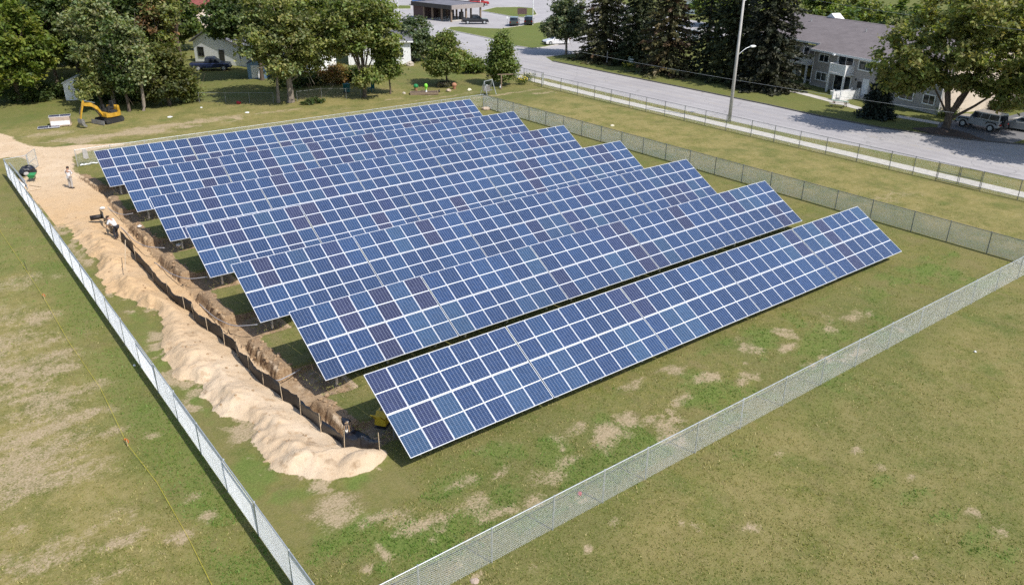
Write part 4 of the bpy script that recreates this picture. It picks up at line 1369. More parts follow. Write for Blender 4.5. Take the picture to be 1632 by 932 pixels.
def beam(pts, w_, name, mat, par):
    """boxed arm with changing depth: pts (x,z,depth)"""
    b = MB().mat(mat)
    up_ = [(x, z + d / 2) for x, z, d in pts]
    dn = [(x, z - d / 2) for x, z, d in pts]
    b.prism(up_ + dn[::-1], 'y', -w_ / 2, w_ / 2)
    return b.build(name, None, par)


bm = beam([(.72, .85, .36), (1.2, 1.6, .40), (1.8, 2.05, .38), (2.62, 2.2, .28)], .22, 'boom', M['yellow'], ex)
MB().mat(M['dark_steel']).tube([(.95, 0, .75), (1.35, 0, 1.35)], .07, 8).tube([(1.35, 0, 1.3), (1.7, 0, 1.75)], .04, 8).build('hydraulic_ram', None, bm)
MB().mat(M['chrome']).tube([(1.35, 0, 2.15), (2.4, 0, 2.52)], .055, 8).build('hydraulic_ram', None, bm)
st = beam([(2.5, 2.5, .2), (2.68, 2.22, .36), (3.0, 1.45, .28), (3.2, .82, .20)], .18, 'dipper_arm', M['yellow'], ex)
MB().mat(M['dark_steel']).tube([(2.94, 0, 2.0), (3.22, 0, 1.3)], .05, 8).build('hydraulic_ram', None, st)
MB().mat(M['blade_grey']).prism([(3.02, .85), (3.34, .88), (3.36, .52), (3.18, .16), (2.88, .04), (2.78, .12), (2.98, .36)], 'y', -.30, .30).build('bucket', None, ex)

# ------------------------------------------------------------------ people


def skin_obj(name, joints, edges, mat, parent, lvl=2, root=0, smooth_=True):
    me = bpy.data.meshes.new(name)
    me.from_pydata([j[:3] for j in joints], edges, [])
    me.materials.append(mat)
    o = obj(name, me, parent)
    sk = o.modifiers.new('skin', 'SKIN')
    sk.use_smooth_shade = True
    lay = me.skin_vertices[0].data if me.skin_vertices else None
    if lay is None:
        bpy.context.view_layer.objects.active = o
        bpy.ops.mesh.customdata_skin_add()
        lay = me.skin_vertices[0].data
    for i, j in enumerate(joints):
        r = j[3]
        lay[i].radius = (r, j[4] if len(j) > 4 else r)
        lay[i].use_root = (i == root)
    ss = o.modifiers.new('sub', 'SUBSURF')
    ss.levels = ss.render_levels = lvl
    return o


def person(label, loc, rz, pose, shirt, trousers, cap=None):
    """pose: joint positions; one skinned body, clothes over it"""
    g = thing('person', label, 'person', loc, rz)
    J = pose
    order = ['pelvis', 'waist', 'chest', 'neck', 'head', 'crown', 'shL', 'elL', 'wrL', 'haL', 'shR', 'elR', 'wrR', 'haR', 'hipL', 'knL', 'anL', 'toL', 'hipR', 'knR', 'anR', 'toR']
    rad = dict(pelvis=(.13, .11), waist=(.125, .10), chest=(.15, .115), neck=(.055,), head=(.085, .095), crown=(.075, .085), shL=(.06,), elL=(.045,), wrL=(.032,), haL=(.036, .02),
               shR=(.06,), elR=(.045,), wrR=(.032,), haR=(.036, .02), hipL=(.085,), knL=(.06,), anL=(.042,), toL=(.04, .03), hipR=(.085,), knR=(.06,), anR=(.042,), toR=(.04, .03))
    ed = [('pelvis', 'waist'), ('waist', 'chest'), ('chest', 'neck'), ('neck', 'head'), ('head', 'crown'), ('chest', 'shL'), ('shL', 'elL'), ('elL', 'wrL'), ('wrL', 'haL'),
          ('chest', 'shR'), ('shR', 'elR'), ('elR', 'wrR'), ('wrR', 'haR'), ('pelvis', 'hipL'), ('hipL', 'knL'), ('knL', 'anL'), ('anL', 'toL'), ('pelvis', 'hipR'), ('hipR', 'knR'), ('knR', 'anR'), ('anR', 'toR')]
    js = [(*J[k], *rad[k]) for k in order]
    es = [(order.index(a), order.index(b)) for a, b in ed]
    # fingers: short chains rooted in the palm
    for s in 'LR':
        hi = order.index('ha' + s)
        h, w_ = Vector(J['ha' + s]), Vector(J['wr' + s])
        d = (h - w_).normalized()
        side = d.cross(Vector((1, 0, .2))).normalized()
        for k, (off, ln) in enumerate(((-.028, .065), (-.010, .078), (.010, .072), (.027, .055))):
            a_ = h + side * off + d * .03
            b_ = a_ + d * ln + Vector((0.015, 0, -.012))
            js += [(*a_, .0105), (*b_, .008)]
            es += [(hi, len(js) - 2), (len(js) - 2, len(js) - 1)]
        a_ = h - side * .035 - d * .01
        js += [(*a_, .012), (*(a_ - side * .03 + d * .04), .009)]
        es += [(hi, len(js) - 2), (len(js) - 2, len(js) - 1)]
    skin_obj('body', js, es, M['skin'], g, 1)

    def cloth(name, keys, rr, links, mat):
        js_ = [(*J[k], *rr[k]) for k in keys]
        return skin_obj(name, js_, [(keys.index(a), keys.index(b)) for a, b in links], mat, g, 2)

    cloth('shirt', ['pelvis', 'waist', 'chest', 'shL', 'elL', 'shR', 'elR'], dict(pelvis=(.16, .135), waist=(.155, .13), chest=(.18, .14), shL=(.085,), elL=(.066,), shR=(.085,), elR=(.066,)),
          [('pelvis', 'waist'), ('waist', 'chest'), ('chest', 'shL'), ('shL', 'elL'), ('chest', 'shR'), ('shR', 'elR')], shirt)
    cloth('trousers', ['pelvis', 'hipL', 'knL', 'anL', 'hipR', 'knR', 'anR'], dict(pelvis=(.145, .125), hipL=(.105,), knL=(.08,), anL=(.068,), hipR=(.105,), knR=(.08,), anR=(.068,)),
          [('pelvis', 'hipL'), ('hipL', 'knL'), ('knL', 'anL'), ('pelvis', 'hipR'), ('hipR', 'knR'), ('knR', 'anR')], trousers)
    for s in 'LR':
        a, t_ = Vector(J['an' + s]), Vector(J['to' + s])
        b = MB().mat(M['black_rubber'])
        d = (t_ - a)
        b.ellip((a + d * .5) + Vector((0, 0, -.01)), (.14, .055, .055), 9, 6, Matrix.Rotation(math.atan2(d.y, d.x), 3, 'Z'))
        b.build('shoe', None, g, True)
    hd, cr_ = Vector(J['head']), Vector(J['crown'])
    ax = (cr_ - Vector(J['neck'])).normalized()
    hb = MB().mat(cap if cap else M['hair'])
    rot = ax.to_track_quat('Z', 'X').to_matrix()
    hb.ellip(cr_ - ax * .005 - (rot @ Vector((.018, 0, 0))), (.112, .105, .10), 12, 8, rot)
    if cap:
        hb.ellip(cr_ + rot @ Vector((.12, 0, -.02)), (.10, .075, .014), 10, 4, rot)
    hb.build('cap' if cap else 'hair', None, g, True)
    # face: nose, ears, eyes, mouth
    fb = MB().mat(M['skin'])
    fb.ellip(hd + rot @ Vector((.105, 0, .005)), (.022, .014, .026), 6, 4, rot)
    for s in (-1, 1): fb.ellip(hd + rot @ Vector((0, s * .092, .01)), (.022, .012, .032), 6, 4, rot)
    fb.build('face', None, g, True)
    eb = MB().mat(M['hair'])
    for s in (-1, 1): eb.ellip(hd + rot @ Vector((.092, s * .035, .035)), (.010, .013, .007), 6, 4, rot)
    eb.ellip(hd + rot @ Vector((.092, 0, -.042)), (.008, .024, .005), 6, 4, rot)
    eb.build('eyes_and_mouth', None, g, True)
    return g


stand = dict(pelvis=(0, 0, .92), waist=(.01, 0, 1.10), chest=(.0, 0, 1.32), neck=(.02, 0, 1.47), head=(.04, 0, 1.57), crown=(.045, 0, 1.66),
             shL=(0, .19, 1.39), elL=(.08, .27, 1.15), wrL=(.27, .12, 1.20), haL=(.33, .04, 1.23), shR=(0, -.19, 1.39), elR=(.08, -.27, 1.15), wrR=(.27, -.10, 1.18), haR=(.33, -.03, 1.22),
             hipL=(0, .09, .88), knL=(.03, .11, .49), anL=(0, .12, .09), toL=(.13, .14, .04), hipR=(0, -.09, .88), knR=(.02, -.11, .49), anR=(-.02, -.12, .09), toR=(.12, -.15, .04))
p = gp(113.5, 298.5, .1)
person("person in a white long shirt and pale trousers standing on the sand by the gate", (p[0], p[1], ground_z(p[0], p[1]) - .01), R(40), stand, M['cloth_white'], M['cloth_grey'])
bend = dict(pelvis=(-.08, 0, .90), waist=(.04, 0, 1.06), chest=(.22, 0, 1.22), neck=(.34, 0, 1.32), head=(.42, 0, 1.38), crown=(.47, 0, 1.46),
            shL=(.24, .19, 1.26), elL=(.36, .24, 1.02), wrL=(.52, .18, .86), haL=(.58, .15, .80), shR=(.24, -.19, 1.26), elR=(.34, -.25, 1.02), wrR=(.50, -.19, .88), haR=(.56, -.16, .82),
            hipL=(-.06, .09, .86), knL=(.08, .13, .48), anL=(-.04, .15, .09), toL=(.09, .17, .04), hipR=(-.06, -.09, .86), knR=(.10, -.12, .48), anR=(.10, -.14, .09), toR=(.24, -.15, .04))
p = gp(187, 379, .1)
person("person in a white shirt and black trousers stooping over the black cloth", (p[0], p[1], ground_z(p[0], p[1]) - .01), R(125), bend, M['cloth_white'], M['cloth_black'], M['hair'])

# ------------------------------------------------------------------ street lamp and wires
lpz = gp(1162, 194)
lamp = thing('street_lamp', "tall grey concrete street lamp pole beside the road with two arms", 'street lamp', (lpz[0], lpz[1], 0))
MB().mat(M['pole_grey']).tube([(0, 0, -.1), (0, 0, 6), (0, 0, 12.4)], [.19, .155, .11], 12).build('pole', None, lamp, True)


def lamp_head(z0, dirx, diry, reach, rise, par):
    a = MB().mat(M['galv'])
    pts = [(dirx * reach * t, diry * reach * t, z0 + rise * math.sin(t * math.pi / 2)) for t in np.linspace(0.04, 1, 8)]
    a.tube(pts, .035, 6)
    arm = a.build('arm', None, par, True)
    e = Vector(pts[-1]) + Vector((dirx * .22, diry * .22, .03))
    h = MB().mat(M['lamp_glass'])
    h.ellip(e, (.38, .20, .13), 12, 7, Matrix.Rotation(math.atan2(diry, dirx), 3, 'Z'))
    h.build('lamp_head', None, arm, True)


lamp_head(6.75, .9, -.25, 1.75, .85, lamp)
lamp_head(12.0, .9, -.25, 1.3, .5, lamp)
MB().mat(M['galv']).box((0.14, -.05, 1.6), (.12, .22, .35)).build('service_box', None, lamp)
# street side wires pass behind the pole at about 5 m
for lab, z, pxs in (("thin service wire slung along the road in front of the spruces", 5.2, [(900, 78), (926, 82), (1060, 98), (1166, 107), (1224, 121), (1381, 152), (1489, 175), (1520, 180)]),
                    ("thin wire crossing high above the long grey roof", 11.0, [(1200, -18), (1361, 15), (1500, 30), (1660, 52)])):
    P0, P1 = Vector(gp(*pxs[0], z)), Vector(gp(*pxs[-1], z))
    pts = [P0.lerp(P1, t) + Vector((0, 0, -1.0 * 4 * t * (1 - t) * .3)) for t in np.linspace(0, 1, 14)]
    tag(MB().mat(M['galv']).tube(pts, .009, 4).build('overhead_wire'), lab, 'wire', 'overhead wires')

# ------------------------------------------------------------------ cars


def car(label, loc, rz, paint, kind='sedan', L_=4.6, W_=1.8, group='parked vehicles', tailgate=False):
    g = thing('parked_car', label, 'car', loc, rz, group)
    hl = L_ / 2
    if kind == 'sedan':
        body = [(-hl, .35), (-hl + .02, .72), (-hl + .15, .90), (-hl + 1.0, .98), (hl - 1.35, .95), (hl - .25, .74), (hl, .58), (hl - .02, .28), (hl - .2, .22), (-hl + .2, .22)]
        cab = [(-hl + .75, .96), (-hl + 1.5, 1.42), (-hl + 2.6, 1.44), (hl - 1.30, .95)]
    elif kind == 'suv':
        body = [(-hl, .45), (-hl, 1.05), (-hl + .1, 1.10), (hl - 1.15, 1.08), (hl - .2, .98), (hl, .80), (hl, .40), (hl - .2, .32), (-hl + .2, .32)]
        cab = [(-hl + .05, 1.08), (-hl + .22, 1.72), (hl - 1.9, 1.74), (hl - 1.15, 1.08)]
    elif kind == 'jeep':
        body = [(-hl + .1, .55), (-hl + .1, 1.12), (hl - 1.25, 1.14), (hl - .1, 1.06), (hl, .98), (hl, .55), (hl - .2, .48), (-hl + .2, .48)]
        cab = [(-hl + .12, 1.12), (-hl + .18, 1.80), (hl - 1.75, 1.82), (hl - 1.38, 1.14)]
    else:
        body = [(-hl, .55), (-hl, 1.02), (-hl + 1.95, 1.04), (-hl + 1.95, 1.04), (hl - 1.25, 1.08), (hl - .15, .98), (hl, .80), (hl, .45), (hl - .2, .40), (-hl + .2, .42)]
        cab = [(-hl + 2.0, 1.04), (-hl + 2.12, 1.74), (hl - 2.1, 1.76), (hl - 1.3, 1.06)]
    b = MB().mat(paint)
    nseg = 5
    secs = [(-W_ / 2, .86), (-W_ / 2 + .10, 1.0), (W_ / 2 - .10, 1.0), (W_ / 2, .86)]
    # body: pinched sides
    vs, fs = [], []
    n = len(body)
    for y, s in secs:
        for (x, z) in body:
            vs.append((x * (0.985 if s < 1 else 1.0), y, .22 + (z - .22) * (s if z > .6 else 1)))
    for k in range(3):
        for i in range(n):
            j = (i + 1) % n
            fs.append((k * n + i, k * n + j, (k + 1) * n + j, (k + 1) * n + i))
    fs.append(tuple(range(n)))
    fs.append(tuple(range(4 * n - 1, 3 * n - 1, -1)))
    b.add(vs, fs)
    b.build('body', None, g)
    # cabin: lower edge wide, roof narrower
    cb = MB().mat(paint)
    nb = len(cab)
    lo_w, hi_w = W_ / 2 - .06, W_ / 2 - (.20 if kind in ('sedan',) else .12)
    zmin = min(z for _, z in cab)
    zmax = max(z for _, z in cab)
    vs = []
    for sgn in (-1, 1):
        for x, z in cab:
            wy = lo_w + (hi_w - lo_w) * (z - zmin) / (zmax - zmin)
            vs.append((x, sgn * wy, z + .004))
    cb.add(vs, [tuple(range(nb)), tuple(range(2 * nb - 1, nb - 1, -1))] + [(i, i + nb, (i + 1) % nb + nb, (i + 1) % nb) for i in range(nb)])
    cbo = cb.build('cabin', None, g)

    def P(x, z, sgn, out=.012):
        wy = lo_w + (hi_w - lo_w) * (z - zmin) / (zmax - zmin) + out
        return Vector((x, sgn * wy, z))
    (x0, _), (x1, z1), (x2, z2), (x3, _) = cab
    zl, zh = zmin + .07, zmax - .10
    f = lambda xa, xb, t: xa + (xb - xa) * t
    def edge(z, a, c): return a[0] + (c[0] - a[0]) * (z - a[1]) / (c[1] - a[1])
    for sgn in (-1, 1):
        xb0, xb1 = edge(zl, cab[0], cab[1]) + .08, edge(zh, cab[0], cab[1]) + .06
        xf0, xf1 = edge(zl, cab[3], cab[2]) - .10, edge(zh, cab[3], cab[2]) - .06
        cuts = [0, .5, 1] if kind in ('sedan', 'pickup') else [0, .36, .68, 1]
        for a, c in zip(cuts[:-1], cuts[1:]):
            gp_ = .025
            q = [P(f(xb0, xf0, a) + gp_, zl, sgn), P(f(xb0, xf0, c) - gp_, zl, sgn), P(f(xb1, xf1, c) - gp_, zh, sgn), P(f(xb1, xf1, a) + gp_, zh, sgn)]
            gm_ = MB().mat(M['car_glass'])
            gm_.add(q + [v + Vector((0, -sgn * .02, 0)) for v in q], [(0, 1, 2, 3) if sgn < 0 else (3, 2, 1, 0), (0, 4, 5, 1), (1, 5, 6, 2), (2, 6, 7, 3), (3, 7, 4, 0)])
            gm_.build('side_window', None, cbo)
    for nm, (lo, hi) in (('windscreen', (cab[3], cab[2])), ('rear_window', (cab[0], cab[1]))):
        s = 1 if nm == 'windscreen' else -1
        t0, t1 = .10, .90
        q = []
        for t_, sg in ((t0, -1), (t0, 1), (t1, 1), (t1, -1)):
            x, z = f(lo[0], hi[0], t_), f(lo[1], hi[1], t_)
            wy = (lo_w + (hi_w - lo_w) * (z - zmin) / (zmax - zmin)) - .09
            q.append(Vector((x + s * .012, sg * wy, z + .012)))
        MB().mat(M['car_glass']).add(q + [v - Vector((s * .02, 0, .01)) for v in q], [(0, 1, 2, 3) if s > 0 else (3, 2, 1, 0), (0, 4, 5, 1), (1, 5, 6, 2), (2, 6, 7, 3), (3, 7, 4, 0)]).build(nm, None, cbo)
    wr = .39 if kind in ('jeep', 'pickup') else .33
    for x in (-hl + (.85 if kind != 'pickup' else 1.1), hl - .85):
        for sgn in (-1, 1):
            wb_ = MB().mat(M['black_rubber'])
            wb_.tube([(x, sgn * (W_ / 2 - .20), wr), (x, sgn * (W_ / 2 + .015), wr)], wr, 18)
            wh = wb_.build('wheel', None, g)
            MB().mat(M['galv']).tube([(x, sgn * (W_ / 2 - .02), wr), (x, sgn * (W_ / 2 + .03), wr)], wr * .58, 12).build('rim', None, wh)
            if kind == 'jeep':
                MB().mat(M['black_rubber']).prism([(x - .55, .80), (x - .42, 1.0), (x + .42, 1.0), (x + .55, .78), (x + .48, .78), (x + .38, .92), (x - .38, .92), (x - .48, .80)], 'y', sgn * (W_ / 2 - .1), sgn * (W_ / 2 + .13)).build('fender', None, g)
    for sgn in (-1, 1):
        MB().mat(M['head_light']).ellip((hl - .06, sgn * (W_ / 2 - .33), .78 if kind != 'sedan' else .64), (.08, .16, .09), 8, 5).build('headlight', None, g)
        MB().mat(M['tail_light']).box((-hl - .005, sgn * (W_ / 2 - .2), .82), (.05, .22, .16)).build('tail_light', None, g)
        MB().mat(paint).ellip((hl - 1.75 if kind != 'sedan' else hl - 1.65, sgn * (W_ / 2 + .08), zmin + .08), (.07, .11, .08), 8, 5).build('wing_mirror', None, g)
    MB().mat(M['black_rubber']).box((hl + .02, 0, .42), (.10, W_ - .15, .16)).build('bumper', None, g)
    MB().mat(M['black_rubber']).box((-hl - .02, 0, .45), (.10, W_ - .15, .16)).build('bumper', None, g)
    if kind == 'jeep':
        MB().mat(M['black_rubber']).tube([(-hl - .02, .1, .98), (-hl - .22, .1, .98)], .37, 16).build('spare_wheel', None, g)
        rk_ = MB().mat(M['black_rubber'])
        for k in range(7): rk_.box((hl + .005, -.42 + k * .14, .82), (.02, .06, .24))
        rk_.build('grille', None, g)
    if kind == 'pickup':
        MB().mat(M['black_rubber']).box((-hl + 1.0, 0, 1.045), (1.8, W_ - .35, .01)).build('bed_liner', None, g)
    return g


P_silver = car_paint('silver_car_paint', (0.40, 0.42, 0.44), .4)
P_white = car_paint('white_car_paint', (0.70, 0.70, 0.71), .0)
P_black = car_paint('black_car_paint', (0.012, 0.013, 0.018), .2)
P_navy = car_paint('navy_car_paint', (0.014, 0.025, 0.075), .3)
P_red = car_paint('red_car_paint', (0.36, 0.012, 0.02), .1)
P_blue = car_paint('blue_car_paint', (0.05, 0.14, 0.38), .2)
P_grey = car_paint('grey_green_car_paint', (0.10, 0.12, 0.12), .4)
car("boxy silver off-road car parked beside the big tree", (90.35, 15.75, .02), R(86), P_silver, 'jeep', 4.55, 1.84)
car("low silver sedan parked just beyond the silver off-road car", (93.2, 12.6, .03), R(95), P_silver, 'sedan', 4.7, 1.8)
q = gp(757, 38.5)
car("black pickup truck under the edge of the flat canopy", (q[0], q[1], .02), R(-28), P_black, 'pickup', 5.4, 1.9)
q = gp(820, 41)
car("dark car with bright roof glints, left of the pair by the brown board", (q[0], q[1], .02), R(48), P_grey, 'suv', 4.4, 1.8)
q = gp(843, 39.5)
car("black car parked right of the dark car by the brown board", (q[0], q[1], .02), R(48), P_black, 'suv', 4.3, 1.8)
q = gp(701, 12)
car("red pickup beyond the canopy roof, left one of two", (q[0], q[1], .02), R(-25), P_red, 'pickup', 5.5, 1.95)
q = gp(763, 9)
car("red van on the far street, right one of two red vehicles", (q[0], q[1], .02), R(-25), P_red, 'suv', 5.0, 1.95)
q = gp(671, 8)
car("blue car beyond the left end of the canopy roof", (q[0], q[1], .02), R(-25), P_blue, 'suv', 4.6, 1.85)
q = gp(886, 71)
car("white and dark car half hidden by the grey green tree", (q[0], q[1], .02), R(165), P_white, 'sedan', 4.6, 1.8)
q = gp(1072, 66)
car("white car glimpsed between the brown spruces", (q[0], q[1], .02), R(95), P_white, 'suv', 4.6, 1.85)
q = gp(1100, 63)
car("white van glimpsed right of the brownest spruce", (q[0], q[1], .02), R(95), P_white, 'suv', 4.9, 1.9)
q = gp(337, 112)
car("dark blue pickup parked in front of the white garage", (q[0], q[1], .02), R(-28), P_navy, 'pickup', 5.3, 1.9)
# ------------------------------------------------------------------ windows and doors


def window(par, x, z, w_, h, y, frame=None, pane=None, mull=1, sill=True, name='window', dp=.06):
    """window on a wall whose outer face is at local y, looking to -y"""
    fr = frame or M['white']
    b = MB().mat(fr)
    t = .13
    for sx in (-1, 1): b.box((x + sx * (w_ / 2 + t / 2), y - dp / 2, z + h / 2), (t, dp, h + 2 * t))
    b.box((x, y - dp / 2, z + h + t / 2), (w_, dp, t)).box((x, y - dp / 2 - .01, z - t / 2), (w_ + .1, dp + .02, t))
    for k in range(mull): b.box((x - w_ / 2 + w_ * (k + 1) / (mull + 1), y - .012, z + h / 2), (.055, .045, h))
    wdw = b.build(name, None, par)
    MB().mat(pane or M['pane']).box((x, y + .004, z + h / 2), (w_, .02, h)).build('pane', None, wdw)
    return wdw


def gable_house(name, label, loc, rz, Lx, Ly, eave, rise, wall, roof, over=.4, cat='house', group='houses beyond the trees', wins=(), chimney=None, ridge='x'):
    """gable house; ridge along local x, front wall at local y=0"""
    g = thing(name, label, cat, loc, rz, group)
    b = MB().mat(wall)
    prof = [(0, -.1), (Ly, -.1), (Ly, eave), (Ly / 2, eave + rise), (0, eave)]
    b.prism([(y, z) for y, z in prof], 'x', 0, Lx)
    wl = b.build('wall', None, g)
    rf = MB().mat(roof)
    sl_ = math.hypot(Ly / 2, rise)
    for s in (0, 1):
        y0 = -over if s == 0 else Ly + over
        z0 = eave - over * rise / (Ly / 2)
        ym, zm = Ly / 2, eave + rise
        v = [(-over, y0, z0 + .03), (Lx + over, y0, z0 + .03), (Lx + over, ym, zm + .03), (-over, ym, zm + .03)]
        v2 = [(a, c, d + .14) for a, c, d in v]
        o = v + v2
        fs = [(4, 5, 6, 7), (3, 2, 1, 0), (0, 1, 5, 4), (1, 2, 6, 5), (2, 3, 7, 6), (3, 0, 4, 7)]
        if s: fs = [tuple(reversed(q)) for q in fs]
        rf.add(o, fs)
    r_ = rf.build('roof', None, g)
    fb = MB().mat(M['white'])
    for y0 in (-over - .012, Ly + over + .012):
        fb.box((Lx / 2, y0, eave - over * rise / (Ly / 2) + .06), (Lx + 2 * over, .05, .2))
    fb.build('fascia', None, g)
    if chimney: MB().mat(M['dark_brick']).box((chimney, Ly / 2 + .4, eave + rise + .3), (.7, .6, 1.4)).build('chimney', None, r_)
    for (x, z, w_, h) in wins: window(g, x, z, w_, h, 0)
    return g


def face_cam(a, b):
    """rotation for a front wall running from ground pixel a to b"""
    A, B = gp(*a), gp(*b)
    return (A[0], A[1], 0), math.atan2(B[1] - A[1], B[0] - A[0]), math.hypot(B[0] - A[0], B[1] - A[1])


# white garage-like house with the dark roof, left
loc, rz, L_ = face_cam((312, 99), (362, 102))
g = thing('house', "white house with a charcoal gable roof behind the dark blue pickup", 'house', loc, rz - .15, 'houses beyond the trees')
b = MB().mat(M['white_siding']); b.prism([(0, -.1), (8.4, -.1), (8.4, 2.9), (3.0, 4.6), (0, 3.0)], 'y', 0, 9.0); b.build('wall', None, g)
rf = MB().mat(M['shingle_grey'])
for s in (0, 1):
    x0, xm, z0 = (-.4, 3.0, 2.84) if s == 0 else (8.8, 3.0, 2.78)
    v = [(x0, -.4, z0), (xm, -.4, 4.66), (xm, 9.4, 4.66), (x0, 9.4, z0)]
    o_ = v + [(a, c, d + .15) for a, c, d in v]
    fs = [(0, 1, 2, 3), (7, 6, 5, 4), (0, 4, 5, 1), (1, 5, 6, 2), (2, 6, 7, 3), (3, 7, 4, 0)]
    rf.add(o_, fs if s == 0 else [tuple(reversed(q)) for q in fs])
rf.build('roof', None, g)
window(g, 1.3, 1.0, .9, 1.1, 0, frame=M['dark_steel'])
MB().mat(M['dark_steel']).box((5.2, -.03, 1.0), (.95, .06, 2.1)).build('door', None, g)
w2 = gable_house('house', "long white house wing half hidden behind the dark maple", (*gp(366, 103)[:2], 0), rz - .32, 14.5, 7, 3.3, 1.8, M['white_siding'], M['shingle_grey'], wins=[(2.2, 1.0, 1.2, 1.1), (6.0, 1.0, 1.4, 1.1), (10.0, 1.0, 1.1, 1.1)])
loc, rz, L_ = face_cam((308, 46), (350, 43))
g = thing('house', "pale pink house with a red shingle roof far behind the white house", 'house', loc, rz, 'houses beyond the trees')
b = MB().mat(M['pink_siding']); b.prism([(0, -.1), (9, -.1), (9, 2.9), (4.5, 5.0), (0, 2.9)], 'y', 0, 11); b.build('wall', None, g)
rf = MB().mat(M['shingle_red'])
for s in (0, 1):
    x0, xm = (-.5, 4.5) if s == 0 else (9.5, 4.5)
    v = [(x0, -.5, 2.7), (xm, -.5, 5.05), (xm, 11.5, 5.05), (x0, 11.5, 2.7)]
    o_ = v + [(a, c, d + .16) for a, c, d in v]
    fs = [(0, 1, 2, 3), (7, 6, 5, 4), (0, 4, 5, 1), (1, 5, 6, 2), (2, 6, 7, 3), (3, 7, 4, 0)]
    rf.add(o_, fs if s == 0 else [tuple(reversed(q)) for q in fs])
rf.build('roof', None, g)
window(g, 6.6, .9, .55, 1.5, 0, frame=M['terracotta'])
window(g, 2.4, 1.0, 1.3, 1.2, 0)
gable_house('house', "grey roofed house glimpsed through the far left tree tops", (*gp(84, 62)[:2], 0), R(-42), 12, 8, 3.0, 2.2, M['white_siding'], M['shingle_grey'], wins=[(3, 1, 1.2, 1.2), (8, 1, 1.2, 1.2)], chimney=3.0)
gable_house('house', "white house glimpsed behind the multi stemmed tree", (*gp(556, 104)[:2], 0), R(-30), 9.0, 7, 3.4, 2.0, M['white_siding'], M['shingle_grey'], wins=[(1.5, 1, 1.0, 1.3), (4.5, 1, 1.2, 1.2), (7.4, 1, 1.0, 1.2)])
gable_house('house', "pale house glimpsed at the upper edge between the left trees", (*gp(205, 42)[:2], 0), R(-30), 11, 8, 3.0, 2.0, M['pink_siding'], M['shingle_grey'], wins=[(2, 1, 1.2, 1.2), (7, 1, 1.4, 1.2)])
gable_house('house', "white house with a grey roof glimpsed behind the spruces", (*gp(1092, 22)[:2], 0), R(-70), 14, 9, 3.2, 2.4, M['white_siding'], M['shingle_grey'], wins=[(3, 1, 1.3, 1.2), (8, 1, 1.3, 1.2)])


def shed(label, loc, rz, w_, d, h, wall, roofm, name='garden_shed'):
    g = thing(name, label, 'shed', loc, rz, 'garden sheds')
    b = MB().mat(wall)
    b.prism([(0, 0), (w_, 0), (w_, h), (w_ / 2, h + w_ * .22), (0, h)], 'y', 0, d)
    wl = b.build('wall', None, g)
    rf = MB().mat(roofm)
    for s in (0, 1):
        x0, xm = (-.12, w_ / 2) if s == 0 else (w_ + .12, w_ / 2)
        v = [(x0, -.12, h - .03), (xm, -.12, h + w_ * .22 + .02), (xm, d + .12, h + w_ * .22 + .02), (x0, d + .12, h - .03)]
        o_ = v + [(a, c, e + .07) for a, c, e in v]
        fs = [(0, 1, 2, 3), (7, 6, 5, 4), (0, 4, 5, 1), (1, 5, 6, 2), (2, 6, 7, 3), (3, 7, 4, 0)]
        rf.add(o_, fs if s == 0 else [tuple(reversed(q)) for q in fs])
    rf.build('roof', None, g)
    db = MB().mat(M['white'])
    n = int(w_ / .14)
    for k in range(n): db.box((w_ * .2 + (w_ * .6) * (k + .5) / n, -.02, h * .48), (w_ * .6 / n - .02, .03, h * .86))
    db.build('door', None, g)
    return g


q = gp(99, 158)
shed("small white metal shed in the shade behind the excavator", (q[0] + .2, q[1] - 1.2, 0), R(-24), 2.9, 2.2, 1.9, M['white_siding'], M['white'])
q = gp(396, 126)
shed("pale blue shed in the deep shade left of the big willow", (q[0], q[1], 0), R(-30), 2.4, 2.6, 1.9, M['blue_siding'], M['shingle_grey'])

# ------------------------------------------------------------------ apartment block
AO = np.array([97.85, 40.95])
ad = np.array([-0.235, -0.972])
ap = thing('apartment_building', "long two storey taupe apartment block with white balconies and grey shingle roof", 'apartment building', (AO[0], AO[1], 0), math.atan2(ad[1], ad[0]))
EV, DEP, RISE, LR, WG, RC = 4.62, 16.0, 2.75, 20.0, 13.0, 1.6
wl = MB().mat(M['taupe_siding'])
wl.box((LR / 2, .15, EV / 2 - .05), (LR, .3, EV + .1)).box((-WG / 2, RC + .15, EV / 2 - .05), (WG, .3, EV + .1)).box((-.15, RC / 2 + .1, EV / 2 - .05), (.3, RC - .1, EV + .1))
wl.box((-WG / 2 + LR / 2, DEP - .15, EV / 2), (LR + WG, .3, EV))
wl.build('wall', None, ap)
gb = MB().mat(M['beige_siding'])
gb.prism([(.302, -.1), (DEP - .302, -.1), (DEP - .302, EV), (DEP / 2, EV + RISE), (.302, EV)], 'x', LR - .3, LR)
gb.build('gable_wall', None, ap)
# horizontal laps of siding on the front, each a board
lap = MB().mat(M['taupe_siding'])
for k in range(int(EV / .22)):
    z = .02 + k * .22
    lap.prism([(-.004, z), (-.030, z), (-.006, z + .205)], 'x', 0.02, LR - .02)
    lap.prism([(RC - .004, z), (RC - .030, z), (RC - .006, z + .205)], 'x', -WG + .02, -.02)
lo_ = lap.build('siding', None, ap); lo_['kind'] = 'stuff'
# foundation band
MB().mat(M['concrete']).box((LR / 2, -.02, .05), (LR, .08, .34)).build('plinth', None, ap)
rf = MB().mat(M['shingle_brown'])


